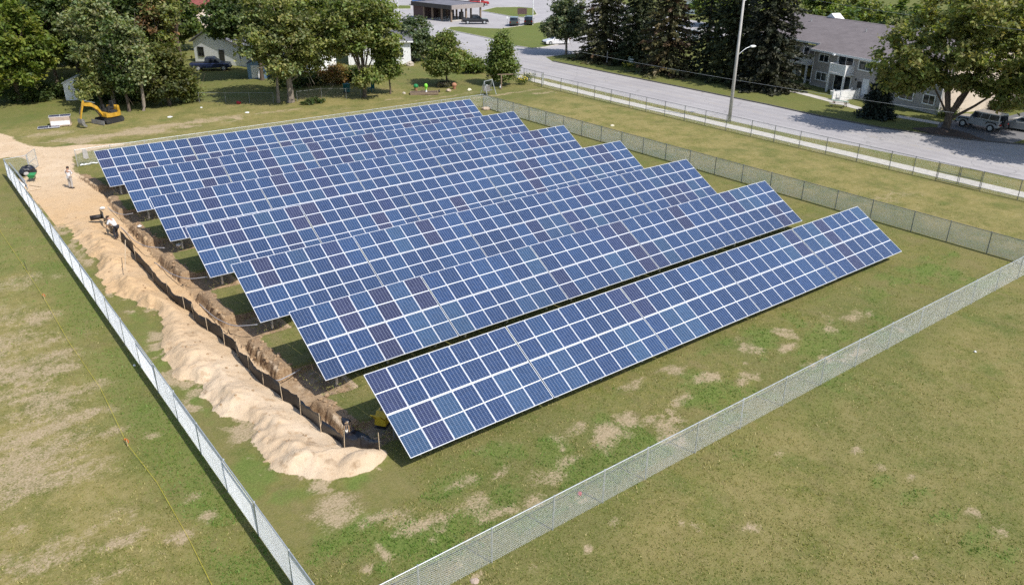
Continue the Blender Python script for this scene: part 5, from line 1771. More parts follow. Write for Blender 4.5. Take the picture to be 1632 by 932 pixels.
def slab_roof(b, xa, xb, y0, z0, y1, z1, th=.16):
    v = [(xa, y0, z0), (xb, y0, z0), (xb, y1, z1), (xa, y1, z1)]
    o = v + [(x, y, z + th) for x, y, z in v]
    fs = [(4, 5, 6, 7), (3, 2, 1, 0), (0, 1, 5, 4), (1, 2, 6, 5), (2, 3, 7, 6), (3, 0, 4, 7)]
    if y1 < y0: fs = [tuple(reversed(q)) for q in fs]
    b.add(o, fs)


k_ = RISE / (DEP / 2)
slab_roof(rf, -.25, LR + .45, -.55, EV - .55 * k_, DEP / 2, EV + RISE)
slab_roof(rf, -WG - .5, -.25, RC - .55, EV + (RC - .55) * k_, DEP / 2, EV + RISE)
slab_roof(rf, -WG - .5, LR + .45, DEP + .5, EV - .5 * k_, DEP / 2, EV + RISE)
ro = rf.build('roof', None, ap)
cpb = MB().mat(M['shingle_brown'])
cpb.prism([(DEP / 2 - .22, EV + RISE + .10), (DEP / 2, EV + RISE + .20), (DEP / 2 + .22, EV + RISE + .10)], 'x', -WG - .5, LR + .45)
cpb.build('ridge_cap', None, ro)
for xg in (-6.2, 8.6):
    cg = MB().mat(M['white'])
    cg.prism([(xg - 1.1, EV + RISE - .02), (xg + 1.1, EV + RISE - .02), (xg, EV + RISE + .72)], 'y', DEP / 2 - .1, DEP / 2 + 1.4)
    cg.build('roof_vent_gable', None, ro)
for xv, yv in ((-8, 6.2), (2.5, 5.6), (7.2, 6.6), (13.5, 5.8)):
    MB().mat(M['galv']).tube([(xv, yv, EV + yv * k_ - .1), (xv, yv, EV + yv * k_ + .55)], .07, 8).build('vent_pipe', None, ro)
fc = MB().mat(M['white'])
fc.box((LR / 2 + .1, -.585, EV - .55 * k_ + .04), (LR + .7, .05, .24)).box((-WG / 2 - .37, RC - .585, EV + (RC - .55) * k_ + .04), (WG + .25, .05, .24))
fc.tube([(.06, -.06, .1), (.06, -.06, EV - .3)], .05, 6)
fc.tube([(LR - .08, -.06, .1), (LR - .08, -.06, EV - .3)], .05, 6)
fc.build('gutter', None, ap)
for (x0, x1, z0, z1) in ((.93, 2.66, 3.12, 4.10), (7.6, 9.8, 3.08, 4.22), (10.9, 13.1, 3.1, 4.2), (.85, 2.75, .82, 1.9), (14.3, 16.3, .86, 2.0), (14.4, 16.4, 3.1, 4.2), (17.4, 19.0, 3.1, 4.2), (17.6, 19.2, .9, 2.0)):
    window(ap, (x0 + x1) / 2, z0 + .09, x1 - x0 - .18, z1 - z0 - .18, -.03, pane=M['pane'] if random.random() < .7 else M['pane_pale'])
window(ap, 5.5, 2.45, 2.35, 1.85, -.03, mull=1)
window(ap, 5.45, .22, 2.6, 1.75, -.03, frame=M['white'], mull=1)
for x0, z in ((-6.0, 3.0), (-6.0, .5), (-11.0, 3.0)): window(ap, x0, z, 1.5, 1.15, RC - .03)
window(ap, -2.6, 2.5, 1.9, 1.8, RC - .03)
window(ap, -2.6, .25, 1.9, 1.75, RC - .03)


def house_door(x, y, z, w_=.95, h=2.0):
    b = MB().mat(M['white']).box((x, y - .03, z + h / 2), (w_, .06, h))
    for zz in (.35, 1.15): b.box((x - .22, y - .065, z + zz + .25), (.3, .012, .6)).box((x + .22, y - .065, z + zz + .25), (.3, .012, .6))
    d = b.build('door', None, ap)
    MB().mat(M['chrome']).ellip((x + .38, y - .10, z + 1.0), (.035, .035, .035), 8, 5).build('handle', None, d)


house_door(9.2, -.03, .20)
house_door(-4.9, RC - .03, .20)
MB().mat(M['concrete']).box((9.2, -.55, .07), (1.6, 1.0, .22)).build('doorstep', None, ap)


def balcony(x0, x1, y, z, dep):
    w_ = x1 - x0
    b = MB().mat(M['white']).box(((x0 + x1) / 2, y - dep / 2, z - .10), (w_, dep, .20))
    bo = b.build('balcony', None, ap)
    for x in (x0 + .08, x1 - .08):
        MB().mat(M['white']).box((x, y - dep + .08, z / 2 - .1), (.20, .20, z)).build('post', None, ap)
        MB().mat(M['white']).box((x, y - dep + .08, z + .55), (.16, .16, 1.1)).build('newel', None, bo)
    rb = MB().mat(M['white'])
    rb.box(((x0 + x1) / 2, y - dep + .07, z + 1.02), (w_ - .1, .07, .07)).box(((x0 + x1) / 2, y - dep + .07, z + .10), (w_ - .1, .06, .06))
    n = int(w_ / .11)
    for k in range(n): rb.box((x0 + .1 + (w_ - .2) * (k + .5) / n, y - dep + .07, z + .56), (.095, .03, .86))
    for x in (x0 + .07, x1 - .07):
        rb.box((x, y - dep / 2, z + 1.02), (.07, dep - .2, .07)).box((x, y - dep / 2, z + .10), (.06, dep - .2, .06))
        for k in range(int(dep / .12)): rb.box((x, y - dep + .14 + k * .12, z + .56), (.03, .085, .86))
    rb.build('railing', None, bo)


balcony(4.35, 7.05, 0, 2.45, 1.5)
balcony(-4.3, -1.1, RC, 2.5, 1.55)
# light scoop beside the upper door, lamp brackets
MB().mat(M['white']).box((4.05, -.55, EV - .22), (.35, .7, .16)).tube([(4.1, -.06, 2.5), (4.1, -.06, EV - .3)], .05, 6).build('downpipe', None, ap)
MB().mat(M['dark_steel']).box((8.25, -.08, 1.35), (.55, .10, .75)).build('meter_box', None, ap)
MB().mat(M['dark_steel']).ellip((7.6, -.12, 1.9), (.10, .10, .16), 8, 5).build('wall_lamp', None, ap)
MB().mat(M['white']).box((11.9, -.18, 2.55), (.8, .35, .4)).build('air_conditioner', None, ap)
# picket fences by the patio
for (a, b_, lab) in (((1327, 160), (1356, 156), "short white picket fence nearest the patio posts"), ((1339, 160.5), (1368, 157.5), "short white picket fence in front of the white door")):
    A_, B_ = Vector(gp(*a)), Vector(gp(*b_))
    d_ = B_ - A_
    g = thing('picket_fence', lab, 'fence', A_, math.atan2(d_.y, d_.x), 'white picket fences')
    n = max(4, int(d_.length / .17))
    pk = MB().mat(M['white']).prism([(-.06, .06), (.06, .06), (.06, 1.0), (0, 1.1), (-.06, 1.0)], 'y', -.012, .012).mesh('picket')
    for k in range(n + 1): obj('picket', pk, g, (d_.length * k / n, 0, 0))
    rb = MB().mat(M['white'])
    for z in (.3, .85): rb.box((d_.length / 2, .035, z), (d_.length, .04, .08))
    rb.build('rail', None, g)
    for x in (0, d_.length): MB().mat(M['white']).box((x, .08, .6), (.11, .11, 1.25)).build('post', None, g)
q = gp(1337, 171)
bt = thing('picnic_bench', "pale green picnic bench on the lawn before the apartment block", 'bench', (q[0], q[1], 0), R(-75))
for k in range(3): MB().mat(simple('pale_green_paint', (.30, .38, .30), .7)).box((0, -.2 + .2 * k, .72), (1.9, .17, .05)).build('slat', None, bt)
for y in (-.62, .62): MB().mat(M['concrete']).box((0, y, .42), (1.9, .24, .05)).build('seat', None, bt)
for x in (-.65, .65): MB().mat(M['wood']).tube([(x, -.7, 0), (x, -.2, .70)], .04, 4).tube([(x, .7, 0), (x, .2, .70)], .04, 4).box((x, 0, .4), (.08, 1.4, .06)).build('leg', None, bt)
q = gp(1311, 152)
fl = thing('planter', "white pot standing by the patio post of the apartment block", 'planter', (*gp(1326, 151)[:2], 0))
MB().mat(M['white']).tube([(0, 0, 0), (0, 0, .45)], [.2, .28], 10).build('pot', None, fl)

# ------------------------------------------------------------------ drive-through with the flat canopy
A_, B_, C_ = gp(719, 36.5), gp(664, 29), gp(765, 31.5)
ux = Vector((C_[0] - A_[0], C_[1] - A_[1], 0)); uy = Vector((B_[0] - A_[0], B_[1] - A_[1], 0))
cw_, cd = ux.length, uy.length
rzb = math.atan2(ux.y, ux.x)
bk = thing('drive_through', "flat roofed dark drive-through building with open canopy bays", 'building', (A_[0], A_[1], 0), R(8))
W2, D2, H2 = 9.6, 13.0, 2.95
rf = MB().mat(M['flat_roof']).box((W2 / 2, D2 / 2, H2 + .28), (W2 - .5, D2 - .5, .08)); rf.build('roof', None, bk)
MB().mat(M['bronze']).box((.12, D2 / 2, H2), (.24, D2, .85)).build('fascia', None, bk)
fc = MB().mat(M['tan_fascia']).box((W2 / 2, .12, H2), (W2 - .49, .24, .85)); fc.build('fascia', None, bk)
MB().mat(M['bronze']).box((W2 - .12, D2 / 2, H2), (.24, D2, .85)).box((W2 / 2, D2 - .12, H2), (W2 - .49, .24, .85)).build('fascia', None, bk)
MB().mat(M['bronze']).box((W2 / 2, D2 / 2, H2 - .32), (W2 - .5, D2 - .5, .06)).build('soffit', None, bk)
MB().mat(M['dark_brick']).box((W2 / 2, D2 - 1.8, H2 / 2 - .2), (W2 - .9, 3.2, H2 - .4)).build('wall', None, bk)
for x in (.6, W2 / 2, W2 - .6):
    for y in (.6, 3.6, 6.6, 9.4):
        MB().mat(M['wood']).box((x, y, H2 / 2 - .2), (.30, .30, H2 - .42)).build('post', None, bk)
for y in (2.1, 5.1, 8.0):
    MB().mat(M['concrete']).box((W2 / 2, y, .09), (W2 - 3, 1.1, .2)).build('island', None, bk)
    MB().mat(M['yellow_plastic']).tube([(1.8, y, 0), (1.8, y, 1.1)], .09, 8).build('bollard', None, bk)
    MB().mat(M['dark_steel']).box((W2 / 2, y, .95), (.8, .6, 1.5)).build('teller_cabinet', None, bk)
q = gp(832, 34)
sg = thing('sign_board', "small brown blank board standing behind the two dark cars", 'sign', (q[0], q[1], 0), R(-35))
MB().mat(M['dark_brick']).box((0, 0, 2.0), (2.0, .1, 1.2)).build('board', None, sg)
for x in (-.8, .8): MB().mat(M['wood']).box((x, .08, .8), (.12, .06, 2.0)).build('post', None, sg)
for a, lab in (((808.5, 41), "small white parking sign left of the dark car"), ((836.5, 41), "small white parking sign between the two dark cars"), ((822.5, 42), "small white parking sign in front of the dark car")):
    q = gp(*a)
    s_ = thing('parking_sign', lab, 'sign', (q[0], q[1], 0), R(-35), 'small white parking signs')
    MB().mat(M['galv']).tube([(0, 0, 0), (0, 0, 1.5)], .03, 6).build('post', None, s_)
    MB().mat(M['white']).box((0, -.04, 1.55), (.32, .02, .46)).build('panel', None, s_)
for a, h, lab in (((849, 41), 9.0, "thin white pole beside the black car"), ((765.5, 10), 6.5, "thin white pole in front of the right red vehicle"), ((634.5, 21), 5.5, "thin grey pole left of the flat canopy building")):
    q = gp(*a)
    tag(MB().mat(M['white']).tube([(q[0], q[1], 0), (q[0], q[1], h)], .07, 8).build('pole'), lab, 'pole')
q = gp(824, 127)
s_ = thing('street_sign', "grey back of a street sign at the road corner", 'sign', (q[0] + .5, q[1] + .4, 0), R(-20))
MB().mat(M['galv']).tube([(0, 0, 0), (0, 0, 2.7)], .035, 6).build('post', None, s_)
MB().mat(M['galv']).box((0, -.04, 2.4), (.6, .02, .6)).build('panel', None, s_)
q = gp(1007, 107)
s_ = thing('lawn_sign', "pale green low sign under the dark spruces beside yellow flowers", 'sign', (q[0], q[1], 0), R(-62))
MB().mat(simple('sage_sign', (.23, .30, .22), .6)).box((0, 0, .95), (1.25, .09, .95)).build('panel', None, s_)
MB().mat(M['white']).box((0, -.055, 1.06), (.8, .02, .14)).box((0, -.055, .80), (.9, .02, .10)).build('lettering_band', None, s_)
for x in (-.5, .5): MB().mat(M['wood']).box((x, .07, .5), (.1, .08, 1.0)).build('post', None, s_)
for a, lab in (((967, 103), "thin post under the left brown spruce"), ((1010, 70), "thin pale post between the spruce trunks")):
    q = gp(*a)
    tag(MB().mat(M['galv']).tube([(q[0], q[1], 0), (q[0], q[1], 1.9)], .04, 6).build('post'), lab, 'post')

# ------------------------------------------------------------------ neighbour's garden
q = gp(778, 152)
sw = thing('garden_swing', "pale grey garden swing frame under the pointed tree", 'swing', (q[0], q[1], 0), R(20))
fr = MB().mat(M['galv'])
for s in (-1, 1): fr.tube([(s * .95, -.55, 0), (s * .85, 0, 1.75)], .04, 6).tube([(s * .95, .55, 0), (s * .85, 0, 1.75)], .04, 6)
fr.tube([(-.9, 0, 1.75), (.9, 0, 1.75)], .04, 6)
fr.build('frame', None, sw)
MB().mat(M['blade_grey']).box((0, 0, .55), (1.4, .45, .06)).box((0, .26, .85), (1.4, .06, .5)).build('seat', None, sw)
MB().mat(M['galv']).tube([(-.7, 0, .58), (-.75, 0, 1.72)], .012, 4).tube([(.7, 0, .58), (.75, 0, 1.72)], .012, 4).build('chain', None, sw)
q = gp(799, 143)
cl = thing('clothes_post', "brown wooden clothes line post with a crossbar under the pointed tree", 'post', (q[0], q[1], 0), R(-25))
MB().mat(M['wood']).box((0, 0, .95), (.14, .14, 1.9)).build('post', None, cl)
MB().mat(M['wood']).box((.5, 0, 1.85), (2.0, .1, .1)).build('crossbar', None, cl)
gn = [((655, 151), 'wooden', "low brown timber garden bed left of the lime ornament"), ]
q = gp(676, 150)
gb_ = thing('garden_bed', "low brown timber edged garden bed below the small maple", 'garden bed', (q[0], q[1], 0), R(-28))
for (cx, cy, sx_, sy_) in ((0, -.5, 3.4, .12), (0, .5, 3.4, .12), (-1.65, 0, .12, .88), (1.65, 0, .12, .88)): MB().mat(M['wood']).box((cx, cy, .14), (sx_, sy_, .28)).build('board', None, gb_)
MB().mat(M['mulch']).box((0, 0, .1), (3.1, .8, .2)).build('soil', None, gb_)
orn = [((679, 145), M['lime_plastic'], "bright lime green garden ornament on the timber bed", 'ornament', .42), ((663, 144), M['green_plastic'], "small green potted plant left of the lime ornament", 'plant pot', .30),
       ((679.5, 149), M['white'], "small white garden figure below the lime ornament", 'figure', .26), ((715, 146), M['rock'], "sandy garden stone right of the small maple's trunk", 'stone', .30),
       ((748, 145), M['flower_white'], "cream garden stone between the maple and the swing", 'stone', .28), ((724, 142), M['terracotta'], "brown garden pot behind the sandy stone", 'pot', .25),
       ((776, 140.5), M['white'], "small white garden figure beneath the swing", 'figure', .25), ((798, 141.5), M['white'], "white garden bench-like ornament beside the clothes post", 'ornament', .3),
       ((644, 150), M['stone'], "pale stone at the left end of the timber bed", 'stone', .22), ((700, 147), M['bronze'], "dark garden ball beside the maple's planting ring", 'ornament', .22)]
for i, (a, mt, lab, cat, r_) in enumerate(orn):
    q = gp(*a)
    nm = cat.replace(' ', '_')
    if cat in ('figure', 'ornament') and mt is not M['lime_plastic']:
        b = MB().mat(mt)
        b.ellip((0, 0, r_ * .5), (r_ * .6, r_ * .6, r_ * .55), 8, 6).ellip((0, 0, r_ * 1.25), (r_ * .35, r_ * .35, r_ * .35), 8, 6)
        tag(b.build('garden_' + nm, None, None, True, (q[0], q[1], 0)), lab, cat)
    elif mt is M['lime_plastic']:
        b = MB().mat(mt)
        b.ellip((0, 0, .6), (.24, .24, .30), 10, 7).tube([(0, 0, 0), (0, 0, .5)], .12, 8)
        tag(b.build('garden_ornament', None, None, True, (q[0], q[1], 0)), lab, cat)
    elif cat in ('plant pot', 'pot'):
        b = MB().mat(M['terracotta']).tube([(0, 0, 0), (0, 0, .35)], [.16, .24], 9).mat(mt).ellip((0, 0, .5), (.32, .32, .28), 9, 6)
        tag(b.build('plant_pot', None, None, False, (q[0], q[1], 0)), lab, cat)
    else:
        lump('garden_stone', q, r_, mt, lab, cat, None, .7, 40 + i)
for i, (a, lab) in enumerate((((652, 98), "pale boulder at the foot of the dark round tree, upper of two"), ((654, 105), "pale boulder at the edge of the lawn below the dark round tree"))):
    lump('boulder', gp(*a), .55, M['stone'], lab, 'boulder', 'boulders by the lawn', .75, 60 + i)
ch = thing('garden_chair', "teal garden chair in the shade right of the round topped tree", 'chair', (*gp(592, 146)[:2], 0), R(200))
teal = simple('teal_plastic', (.01, .12, .13), .5)
MB().mat(teal).box((0, 0, .4), (.6, .55, .05)).build('seat', None, ch)
MB().mat(teal).box((-.28, 0, .75), (.06, .55, .75)).build('backrest', None, ch)
for x in (-.25, .25):
    for y in (-.24, .24): MB().mat(teal).box((x, y, .2), (.06, .06, .4)).build('leg', None, ch)
rb_ = thing('rubbish_bin', "dark teal wheeled bin in the shade left of the round topped tree", 'bin', (*gp(553, 148)[:2], 0), R(10))
MB().mat(teal).add([(-.24, -.26, .08), (.24, -.26, .08), (.24, .26, .08), (-.24, .26, .08), (-.30, -.33, 1.0), (.30, -.33, 1.0), (.30, .33, 1.0), (-.30, .33, 1.0)], [(3, 2, 1, 0), (0, 1, 5, 4), (1, 2, 6, 5), (2, 3, 7, 6), (3, 0, 4, 7), (4, 5, 6, 7)]).build('bin_body', None, rb_)
MB().mat(teal).prism([(-.34, 1.01), (.34, 1.01), (.30, 1.1), (-.30, 1.08)], 'y', -.36, .36).build('lid', None, rb_)
MB().mat(M['black_rubber']).tube([(-.24, -.3, .1), (-.24, .3, .1)], .1, 10).build('wheel', None, rb_)
# ------------------------------------------------------------------ trees
def leaf_quads(P, size, rnd, up=0.5, aspect=1.6, outward=None):
    """one small four-sided leaf spray at each point"""
    n = len(P)
    N = rnd.normal(0, 1, (n, 3))
    N[:, 2] = np.abs(N[:, 2]) + up
    if outward is not None: N += outward * 0.9
    N /= np.linalg.norm(N, axis=1, keepdims=True)
    T = np.cross(N, rnd.normal(0, 1, (n, 3)))
    T /= np.linalg.norm(T, axis=1, keepdims=True) + 1e-9
    B = np.cross(N, T)
    s = size * rnd.uniform(0.6, 1.35, (n, 1))
    a, b = T * s * aspect * .5, B * s * .5
    bow = N * s * .18
    V = np.stack([P - a - bow, P + b * .9, P + a - bow, P - b * .9], 1).reshape(-1, 3)
    return V, np.arange(n * 4).reshape(-1, 4)


def limb_tree(trunk_h, tr, lobes, clumps, rnd, nlimb=14, lean=(0, 0)):
    """trunk and limbs that reach into the crown"""
    b = MB()
    top = Vector((lean[0], lean[1], trunk_h))
    pts, rad = [], []
    for i in range(6):
        t = i / 5
        pts.append(Vector((lean[0] * t + .05 * math.sin(5 * t), lean[1] * t + .04 * math.cos(4 * t), -.15 + (trunk_h + .15) * t)))
        rad.append(tr * (1.35 - .25 * min(1, t * 5) - .35 * t))
    b.tube(pts, rad, 9, False)
    idx = rnd.choice(len(clumps), min(len(clumps), nlimb), replace=False)
    for k, i in enumerate(idx):
        e = Vector(clumps[i])
        m = top.lerp(e, .45) + Vector((rnd.normal(0, .25), rnd.normal(0, .25), .12 * (e - top).length))
        s = top if k % 3 else Vector(pts[4])
        r0 = tr * rnd.uniform(.28, .55)
        b.tube([s, s.lerp(m, .5) + Vector((0, 0, .05)), m, e], [r0, r0 * .8, r0 * .5, .025], 6, False)
        for q in range(2):
            e2 = e + Vector(rnd.normal(0, .9, 3))
            b.tube([m, m.lerp(e2, .6), e2], [r0 * .4, r0 * .25, .015], 4, False)
    return b


def tree(name, label, base, trunk_h, tr, lobes, pal, nclump, per, leaf, seed, bark_='bark', crad=(.55, 1.05), up=.5, shell=.62, group='trees around the field', lean=(0, 0), cat='tree', droop=0.0, extra_limbs=None, nlimb=14, tone=1.4):
    rnd = np.random.default_rng(seed)
    g = thing(name, label, cat, (base[0], base[1], 0), 0, group)
    lobes = np.array(lobes, float)
    wts = (lobes[:, 3] * lobes[:, 4] * lobes[:, 5]) ** .7
    pick = rnd.choice(len(lobes), nclump, p=wts / wts.sum())
    d = rnd.normal(0, 1, (nclump, 3)); d /= np.linalg.norm(d, axis=1, keepdims=True)
    rr = shell + (1 - shell) * rnd.random((nclump, 1)) ** .7
    rr = np.where(rnd.random((nclump, 1)) < .18, rnd.random((nclump, 1)) * .7, rr)
    cl = lobes[pick, :3] + d * rr * lobes[pick, 3:6]
    lb = limb_tree(trunk_h, tr, lobes, cl, rnd, nlimb, lean)
    if extra_limbs:
        for pts, r0 in extra_limbs: lb.tube([Vector(p) for p in pts], [r0 * (1 - .75 * i / (len(pts) - 1)) for i in range(len(pts))], 7, False)
    lb.build('trunk', M[bark_], g, True)
    per = int(per * 1.2)
    n = nclump * per
    ci = np.repeat(np.arange(nclump), per)
    cr = rnd.uniform(*crad, nclump)[ci][:, None]
    off = rnd.normal(0, .48, (n, 3)) * cr
    off[:, 2] *= .62
    off[:, 2] -= droop * np.abs(rnd.normal(0, .6, n))
    P = cl[ci] + off
    P[:, 2] = np.maximum(P[:, 2], .15)
    V, F = leaf_quads(P, leaf, rnd, up, 1.6, d[ci] * .5)
    pal = np.array(pal)
    cc = tone * pal[rnd.integers(0, len(pal), nclump)] * rnd.uniform(.72, 1.28, (nclump, 1))
    col = cc[ci] * rnd.uniform(.65, 1.4, (n, 1)) * np.stack([rnd.uniform(.85, 1.2, n), np.ones(n), rnd.uniform(.8, 1.1, n)], 1)
    c4 = np.concatenate([np.repeat(col, 4, 0), np.ones((n * 4, 1))], 1)
    obj('crown', npmesh('crown', V, F, [M['leaf']], False, {'leaf': c4}), g)
    return g


def conifer(name, label, base, H, Rb, pal, seed, skirt=.3, tiers=26, per=9, dens=1.0, group='spruces along the road', powr=.85, brown=0.0, ls=.30):
    rnd = np.random.default_rng(seed)
    g = thing(name, label, 'tree', (base[0], base[1], 0), 0, group)
    tb = MB()
    tb.tube([(0, 0, -.1), (0.05, 0, H * .5), (0, 0, H * .98)], [Rb * .07 + .06, Rb * .045 + .04, .02], 8, False)
    PP, CC, OO = [], [], []
    pal = np.array(pal)
    for i in range(tiers):
        t = (i + rnd.uniform(-.3, .3)) / tiers
        t = min(max(t, 0), .985)
        z = skirt + (H - skirt) * t
        r = Rb * (1 - t) ** powr * rnd.uniform(.82, 1.15) + .12
        nb = max(4, int(per * (1 - .45 * t)))
        a0 = rnd.uniform(0, 6.3)
        for k in range(nb):
            a = a0 + math.tau * k / nb + rnd.normal(0, .16)
            L_ = r * rnd.uniform(.72, 1.18)
            m = int(30 * dens * max(.35, L_ / Rb))
            s = rnd.random(m) ** .75
            wdt = .36 * L_ * (1 - s) * (s + .15) + .10
            lat = rnd.normal(0, .55, m) * wdt
            dr = -.28 * L_ * s ** 1.3 + .10 * L_ * s ** 3
            x = np.cos(a) * s * L_ - np.sin(a) * lat
            y = np.sin(a) * s * L_ + np.cos(a) * lat
            zz = z + dr + rnd.normal(0, .07, m) - .12 * np.abs(rnd.normal(0, 1, m)) * s
            PP.append(np.stack([x, y, np.maximum(zz, .1)], 1))
            c = pal[rnd.integers(0, len(pal))] * rnd.uniform(.7, 1.3)
            if rnd.random() < brown: c = np.array([.085, .055, .030]) * rnd.uniform(.7, 1.3)
            CC.append(np.tile(c, (m, 1)) * rnd.uniform(.7, 1.35, (m, 1)))
            OO.append(np.tile([math.cos(a), math.sin(a), -.1], (m, 1)))
            if i % 2 == 0 and k % 2 == 0:
                tb.tube([(0, 0, z), (math.cos(a) * L_ * .5, math.sin(a) * L_ * .5, z - .09 * L_), (math.cos(a) * L_ * .92, math.sin(a) * L_ * .92, z - .2 * L_)], [.05, .03, .012], 4, False)
    tb.build('trunk', M['bark'], g, True)
    P, c, o_ = np.concatenate(PP), np.concatenate(CC), np.concatenate(OO)
    n = len(P)
    N = rnd.normal(0, .55, (n, 3)); N[:, 2] += .9
    N /= np.linalg.norm(N, axis=1, keepdims=True)
    T = o_ + rnd.normal(0, .45, (n, 3))
    T -= N * (T * N).sum(1, keepdims=True)
    T /= np.linalg.norm(T, axis=1, keepdims=True) + 1e-9
    B = np.cross(N, T)
    s = ls * rnd.uniform(.6, 1.3, (n, 1))
    V = np.stack([P - T * s * .7, P + B * s * .34, P + T * s * .7 - N * s * .18, P - B * s * .34], 1).reshape(-1, 3)
    c4 = np.concatenate([np.repeat(c, 4, 0), np.ones((n * 4, 1))], 1)
    obj('crown', npmesh('crown', V, np.arange(n * 4).reshape(-1, 4), [M['needle']], False, {'leaf': c4}), g)
    return g


def B(px, py): return gp(px, py)[:2]


BRIGHT = [(.092, .122, .020), (.074, .104, .020), (.116, .138, .024)]
MID = [(.082, .115, .028), (.098, .130, .032), (.115, .140, .040)]
DEEP = [(.042, .066, .022), (.056, .082, .026), (.066, .092, .030)]
SILVER = [(.148, .172, .080), (.125, .150, .064), (.172, .188, .100)]
OLIVE = [(.125, .142, .046), (.150, .162, .060), (.105, .124, .038)]
CEDAR = [(.064, .074, .020), (.084, .092, .026), (.050, .060, .020)]
SPRUCE = [(.040, .054, .024), (.052, .066, .029), (.066, .074, .030)]
SPRUCE_B = [(.092, .092, .038), (.108, .098, .042), (.074, .078, .035)]


def ball(cx, cy, cz, r, rz=None): return (cx, cy, cz, r, r, rz or r * .85)


# --- the row along the left back boundary
tree('maple_tree', "big bright green maple filling the far left edge", B(32, 164), 3.2, .30, [ball(0, 0, 6.8, 4.0, 3.6), ball(-2.2, -1.4, 5.2, 2.8), ball(2.4, -1.0, 5.6, 2.8), ball(.5, 1, 9.5, 3.0), ball(1.6, -2.2, 3.6, 1.8)], BRIGHT, 210, 60, .30, 101)
tree('maple_tree', "yellow green tree at the left picture edge below the big bright maple", B(-42, 175), 2.6, .25, [ball(0, 0, 4.8, 3.0), ball(1.8, -1.0, 3.8, 2.0), ball(0, 0, 7.6, 2.6)], BRIGHT, 120, 60, .29, 102)
tree('maple_tree', "dark leaved tree behind the big bright maple at the upper left", B(70, 112), 4.0, .30, [ball(0, 0, 8, 4.6, 4), ball(-3, 0, 6.5, 3), ball(3, 0, 6.5, 3)], MID, 150, 50, .36, 103)
tree('cedar_tree', "low spreading cedar with bright sunny boughs above the excavator", B(163, 172), 1.4, .17, [ball(0, 0, 2.9, 1.9, 1.3), ball(-1.3, -1.5, 2.2, 1.2, .7), ball(.4, -.6, 4.6, 1.2, 1.4)], OLIVE, 80, 60, .22, 104)
tree('poplar_tree', "silvery green poplar with a pale straight trunk left of the cedars", B(182, 168), 4.6, .22, [ball(0, 0, 7.4, 2.5, 3.0), ball(-1.7, -.6, 6.0, 1.7), ball(1.5, -.4, 5.6, 1.6), ball(-.3, 0, 10.2, 1.9), ball(-1.2, -1, 3.6, 1.2)], SILVER, 150, 60, .25, 105, 'bark_grey')
tree('poplar_tree', "silvery tree with drooping grey boughs beside the small white shed", B(152, 156), 3.0, .2, [ball(0, 0, 6.0, 1.9, 2.2), ball(1.3, -.6, 4.0, 1.0), ball(-.4, 0, 8.4, 1.8)], SILVER, 90, 55, .25, 106, 'bark_grey')
tree('poplar_tree', "slim dark tree between the silvery poplar and the cedars", B(206, 178), 2.4, .17, [ball(0, 0, 4.4, 1.3, 2.4), ball(.2, 0, 7.4, 1.3, 1.8)], DEEP, 90, 55, .24, 107)
tree('poplar_tree', "grey green tree with two trunks in front of the cedars", B(229, 177), 3.0, .19, [ball(0, 0, 5.4, 1.5, 1.7), ball(.2, -.4, 4.0, 1.0), ball(-.4, 0, 7.6, 1.6, 2.0)], SILVER, 85, 55, .23, 108, 'bark_grey', lean=(.3, 0))
tree('cedar_tree', "dense dark olive cedar at the right end of the left tree row", B(270, 168), .8, .24, [ball(0, 0, 2.6, 2.2, 1.9), ball(1.6, 0, 2.6, 1.6, 1.8), ball(.5, 0, 5.0, 1.7, 2.0), ball(-1.4, -.4, 1.7, 1.3, .8)], CEDAR, 150, 65, .24, 109, shell=.5)
tree('cedar_tree', "small olive cedar bush at the corner of the low wire fence", B(302, 163), .4, .1, [ball(0, 0, 1.1, .8, 1.0), ball(.8, .1, .8, .55, .7)], OLIVE, 34, 50, .2, 110, cat='shrub')
tree('elm_tree', "tall tree with brown tipped top above the dark cedar", B(258, 150), 4.0, .26, [ball(0, 0, 7.4, 2.6, 3.0), ball(1.0, 0, 10, 2.4, 2.0), ball(-1.6, 0, 6, 1.8)], OLIVE + [(.16, .10, .05)], 150, 55, .27, 111)
tree('elm_tree', "tall dark tree rising behind the silvery poplar", B(215, 135), 4.4, .28, [ball(0, 0, 8.6, 3.0, 3.4), ball(-2, 0, 6.8, 2.0), ball(1.8, 0, 6.6, 2.2)], DEEP, 150, 50, .30, 112)
tree('maple_tree', "dark leaved maple hanging in front of the white house", B(418, 128), 4.2, .26, [ball(0, 0, 8.6, 4.0, 3.2), ball(-3.6, .8, 8.0, 3.2, 2.6), ball(2.2, 0, 6.6, 2.4)], DEEP + [(.062, .088, .026)], 290, 60, .28, 113)
tree('willow_tree', "big grey barked willow with bare lower limbs left of the middle", B(464, 163), 3.6, .36, [ball(0, 0, 7.2, 4.2, 3.2), ball(-3.0, -.6, 7.0, 2.6, 2.2), ball(3.4, -.4, 6.6, 3.0), ball(0, .4, 10.4, 4.2, 3.0), ball(-1.2, -1.6, 4.4, 1.6, 1.1), ball(2.6, .4, 4.0, 1.6, 1.1)], OLIVE + SILVER[:1], 360, 60, .25, 114, 'bark_grey',
     extra_limbs=[([(0, 0, 2.6), (1.2, -.3, 3.6), (2.2, -.5, 3.2), (2.8, -.6, 1.8)], .09), ([(0, 0, 3.0), (-1.3, -.4, 3.3), (-2.4, -.5, 2.7)], .08), ([(0, 0, 2.2), (1.6, .3, 3.0), (2.6, .5, 2.4), (3.0, .5, 1.2)], .06), ([(0, 0, 3.4), (.6, -.7, 5.5), (-.2, -1.2, 8.0)], .11), ([(-1.3, .5, 0), (-1.2, .5, 2.4), (-.6, .4, 5.2)], .22)])
